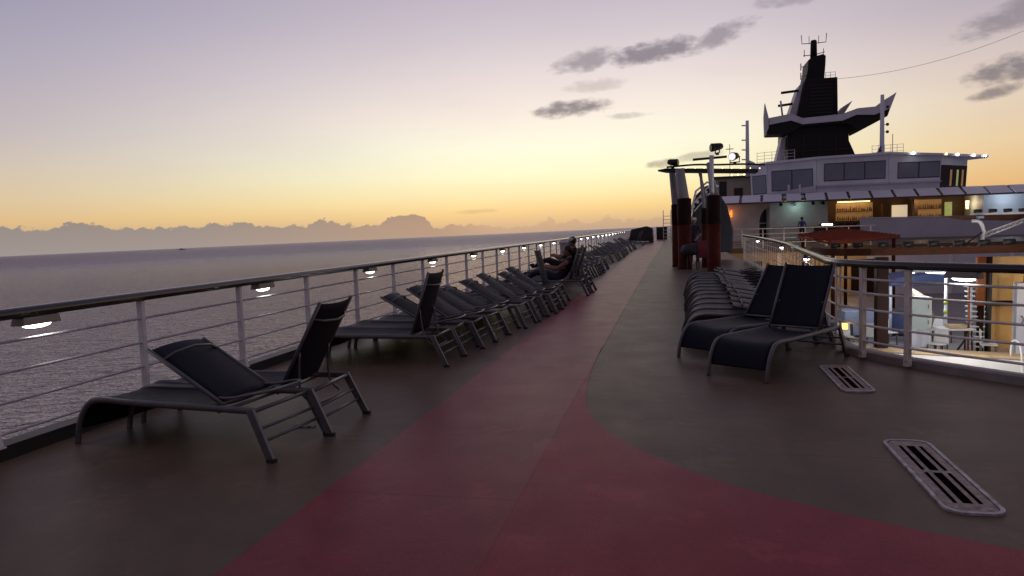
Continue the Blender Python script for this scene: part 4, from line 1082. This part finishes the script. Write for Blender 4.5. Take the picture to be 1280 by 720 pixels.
# roof guard rails
t = thing('roof_rail', 'thin pale guard rail along the roof edge in front of the funnel', 'railing', (0, 60.6, 6.2))
for (x0, x1) in ((6.9, 9.6), (15.2, 17.4)):
    b = MB(); y0 = 1 if x0 < 9 else 0
    for z in (.1, .35, .6, .85): b.tube([(x0, y0, z-.05), (x1, 0, z)], .014, 5)
    for k in range(6): b.tube([(x0+(x1-x0)*k/5, y0*(1-k/5), -.1), (x0+(x1-x0)*k/5, y0*(1-k/5), .86)], .016, 5)
    b.build('guard_rail', M['grey_white'], t)
# left annex
t = thing('annex_house', 'small cream deckhouse with a dark window left of the bridge', 'building', (3.8, 64, 0))
MB().bbox((0, 0, 3.0), (3.4, 2, 5.25)).build('wall', M['cream'], t); MB().bbox((.3, -.05, 3.7), (.9, -.003, 5.0)).build('door', M['black'], t)
w = MB().bbox((1.5, -.06, 3.75), (2.2, -.003, 4.4)).build('window', M['wood'], t); MB().bbox((1.56, -.07, 3.81), (2.14, -.061, 4.34)).build('pane', M['glass_dark'], w)
MB().bbox((-.3, -.3, 5.26), (3.5, 2.2, 5.42)).build('roof', M['black'], t)
MB().bbox((-.1, -.02, 0), (3.6, 1.9, 2.99)).build('lower_wall', M['grey_white'], t)
for k in range(5): MB().ball((1.3+.5*k, -.32, 5.5), .08, 8, 6).build('roof_lamp', M['lens_warm'], t)
t = thing('radio_mast', 'grey lattice mast with small cross arms left of the funnel', 'mast', (6.35, 63.5, 5.3))
MB().tube([(0, 0, 0), (0, 0, 4.6)], [.17, .13], 10).build('pole', M['grey_white'], t)
for z, s in ((4.2, -1), (3.0, -1), (2.2, -1), (1.4, -1)): MB().bar((0, 0, z), (s*.45, 0, z+.02), .07, .10).build('arm', M['grey_white'], t)
MB().prism([(.15, 0), (.75, 0), (.55, 1.1), (.15, 1.3)], -.3, .3).build('housing', M['grey_white'], t)
t = thing('whip_antenna', 'thin antenna with a small cross bar above the lit canopy lamps', 'antenna', (4.9, 63, 5.4))
MB().tube([(0, 0, 0), (0, 0, 2.6)], .025, 6).build('rod', M['greysail'], t); MB().bar((-.3, 0, 2.2), (.3, 0, 2.2), .05, .06).build('cross_bar', M['greysail'], t)
t = thing('signal_mast', 'grey signal mast with lamps standing right of the funnel', 'mast', (17.05, 65, 6.1))
MB().tube([(0, 0, 0), (0, 0, 5.4)], [.19, .14], 10).build('pole', M['grey_white'], t)
for z in (2.4, 3.0, 4.4): MB().ball((.40, 0, z), .13, 8, 6).build('lamp', M['greysail'], t); MB().bar((.0, 0, z), (.45, 0, z), .05, .05).build('arm', M['grey_white'], t)
MB().prism([(-.7, 0), (-.1, 0), (-.1, 1.3)], -.2, .2).build('stay_plate', M['greysail'], t); MB().tube([(.8, 0, 0), (.8, 0, 2.2)], .03, 6).build('rod', M['grey_white'], t)

# ------------------------------------------------------------------ funnel tower
FT = thing('funnel_tower', 'tall black funnel tower with winged platform rising over the bridge', 'funnel', (0, 0, 0))
def frus(poly, y0, y1, shift, name, m): return MB().prism(poly, y0, y1, 'y', shift).build(name, M[m], FT, .04)
frus([(10.15, 6.2), (15.9, 6.2), (15.52, 7.2), (15.1, 8.2), (15.0, 10.1), (10.15, 10.3), (10.09, 8.95), (10.15, 7.2)], 67.5, 74, (.1, 0), 'lower_body', 'funnel')
frus([(10.85, 10.0), (14.28, 10.0), (14.22, 13.7), (11.60, 13.7)], 67.8, 73, (.15, 0), 'upper_body', 'funnel')
# raked grey flank on the left
frus([(10.05, 9.9), (10.82, 9.9), (11.58, 13.66), (11.2, 13.3)], 68.2, 70.5, (0, 0), 'flank', 'funnel_grey')
frus([(9.1, 6.2), (9.9, 6.2), (10.06, 8.9), (9.75, 8.9)], 68.2, 70, (0, 0), 'flank', 'funnel_grey')
frus([(11.75, 13.72), (13.32, 13.72), (13.42, 15.0), (13.45, 15.75), (13.2, 15.9), (12.5, 15.75), (12.02, 15.5), (11.95, 14.6)], 68.6, 71.5, (0, 0), 'neck', 'funnel')
MB().tube([(12.66, 69.8, 15.7), (12.66, 69.8, 17.3), (12.66, 69.8, 17.4)], [.30, .26, .2], 14).build('mast_pipe', M['funnel'], FT)
b = MB()
for k in range(9): b.bbox((11.95, 67.74, 10.7+.30*k), (13.85, 67.79, 10.78+.30*k))
b.build('louvre', M['funnel_trim'], FT)
b = MB()
for x in (14.0, 14.14): b.tube([(x, 67.7, 10.4), (x, 67.7, 13.7)], .02, 5)
for k in range(16): b.tube([(14.0, 67.7, 10.5+.2*k), (14.14, 67.7, 10.5+.2*k)], .015, 5)
b.build('ladder', M['funnel_trim'], FT)
b = MB()
for x in (11.4, 12.7, 14.0): b.bbox((x-.03, 67.44, 6.3), (x+.03, 67.49, 8.9))
b.bbox((10.3, 67.44, 7.5), (15.3, 67.49, 7.56)); b.build('panel_joint', M['funnel_trim'], FT)
# the winged platform: black underside with a grey band
band = [(8.3, 9.2), (8.35, 10.4), (10.3, 10.65), (11.2, 10.2), (14.35, 10.35), (15.56, 10.75), (17.03, 10.80), (18.53, 11.85), (17.95, 10.0), (15.5, 8.75), (15.45, 9.05), (15.15, 9.45), (14.5, 9.62), (11.2, 9.55), (10.1, 9.0), (8.35, 9.05)]
frus(band, 66.8, 69.8, (.1, .05), 'platform', 'funnel')
bandt = [(8.5, 9.85), (8.5, 10.43), (10.3, 10.68), (11.2, 10.23), (14.35, 10.38), (15.56, 10.78), (17.03, 10.83), (18.56, 11.9), (18.1, 10.6), (16.9, 10.15), (15.5, 10.25), (14.4, 9.83), (11.2, 9.72), (10.3, 10.1)]
frus(bandt, 66.6, 66.79, (0, 0), 'platform_band', 'funnel_grey')
frus([(8.1, 8.8), (8.45, 9.6), (8.5, 10.3), (8.15, 11.75), (8.05, 10.5)], 66.7, 67.2, (0, 0), 'fin', 'funnel_grey')
frus([(14.4, 10.42), (15.0, 10.45), (15.95, 11.95), (15.2, 11.5)], 70, 71.5, (0, 0), 'fin', 'funnel_grey')
MB().tube([(9.65, 67.2, 10.6), (9.5, 67.2, 11.9)], .08, 6).build('rod', M['funnel_grey'], FT)
for z, x0, x1 in ((12.7, 9.65, 11.1), (11.6, 9.4, 10.6)): MB().bar((x0, 68, z), (x1, 68, z+.1), .14, .20).build('radar_arm', M['funnel'], FT)
b = MB()
for s in (-1, 1):
    b.tube([(12.66, 69.7, 17.1), (12.66+s*1.0, 69.7, 17.15), (12.66+s*1.05, 69.7, 17.9)], .04, 6)
    b.tube([(12.66+s*.4, 69.7, 17.1), (12.66+s*.4, 69.7, 17.75)], .03, 6)
    b.tube([(12.66, 69.7, 16.1), (12.66+s*.9, 69.7, 16.2+s*.1)], .04, 6); b.tube([(12.66+s*.8, 69.7, 16.0), (12.66+s*.8, 69.7, 16.6)], .035, 6)
b.build('aerial', M['funnel_grey'], FT)
b = MB()
for z in (14.2, 15.0): b.tube([(11.9, 69, z), (11.5, 69, z)], .04, 6); b.tube([(11.45, 69, z-.3), (11.45, 69, z+.3)], .05, 6)
b.build('sensor', M['funnel_grey'], FT)
b = MB()
for z in (.05, .3, .55): b.tube([(13.4, 68.5, 13.72+z), (14.2, 68.5, 13.72+z)], .018, 5)
for x in (13.4, 13.8, 14.2): b.tube([(x, 68.5, 13.7), (x, 68.5, 14.3)], .02, 5)
b.build('guard_rail', M['white'], FT)
b = MB(); P0 = Vector((14.2, 69, 13.75)); P1 = Vector((40, 66, 22.5))
b.tube([P0.lerp(P1, k/30)-Vector((0, 0, 2.3*4*(k/30)*(1-k/30))) for k in range(31)], .016, 5)
tag(b.build('aerial_wire', M['grey_white']), 'thin aerial wire sagging from the funnel to the upper right', 'wire')

# ------------------------------------------------------------------ view
vs = SC.view_settings; vs.view_transform = 'Standard'; vs.look = 'None'; vs.exposure = 0; vs.gamma = 1
SC.cycles.use_denoising = True
SC.cycles.sample_clamp_indirect = 6
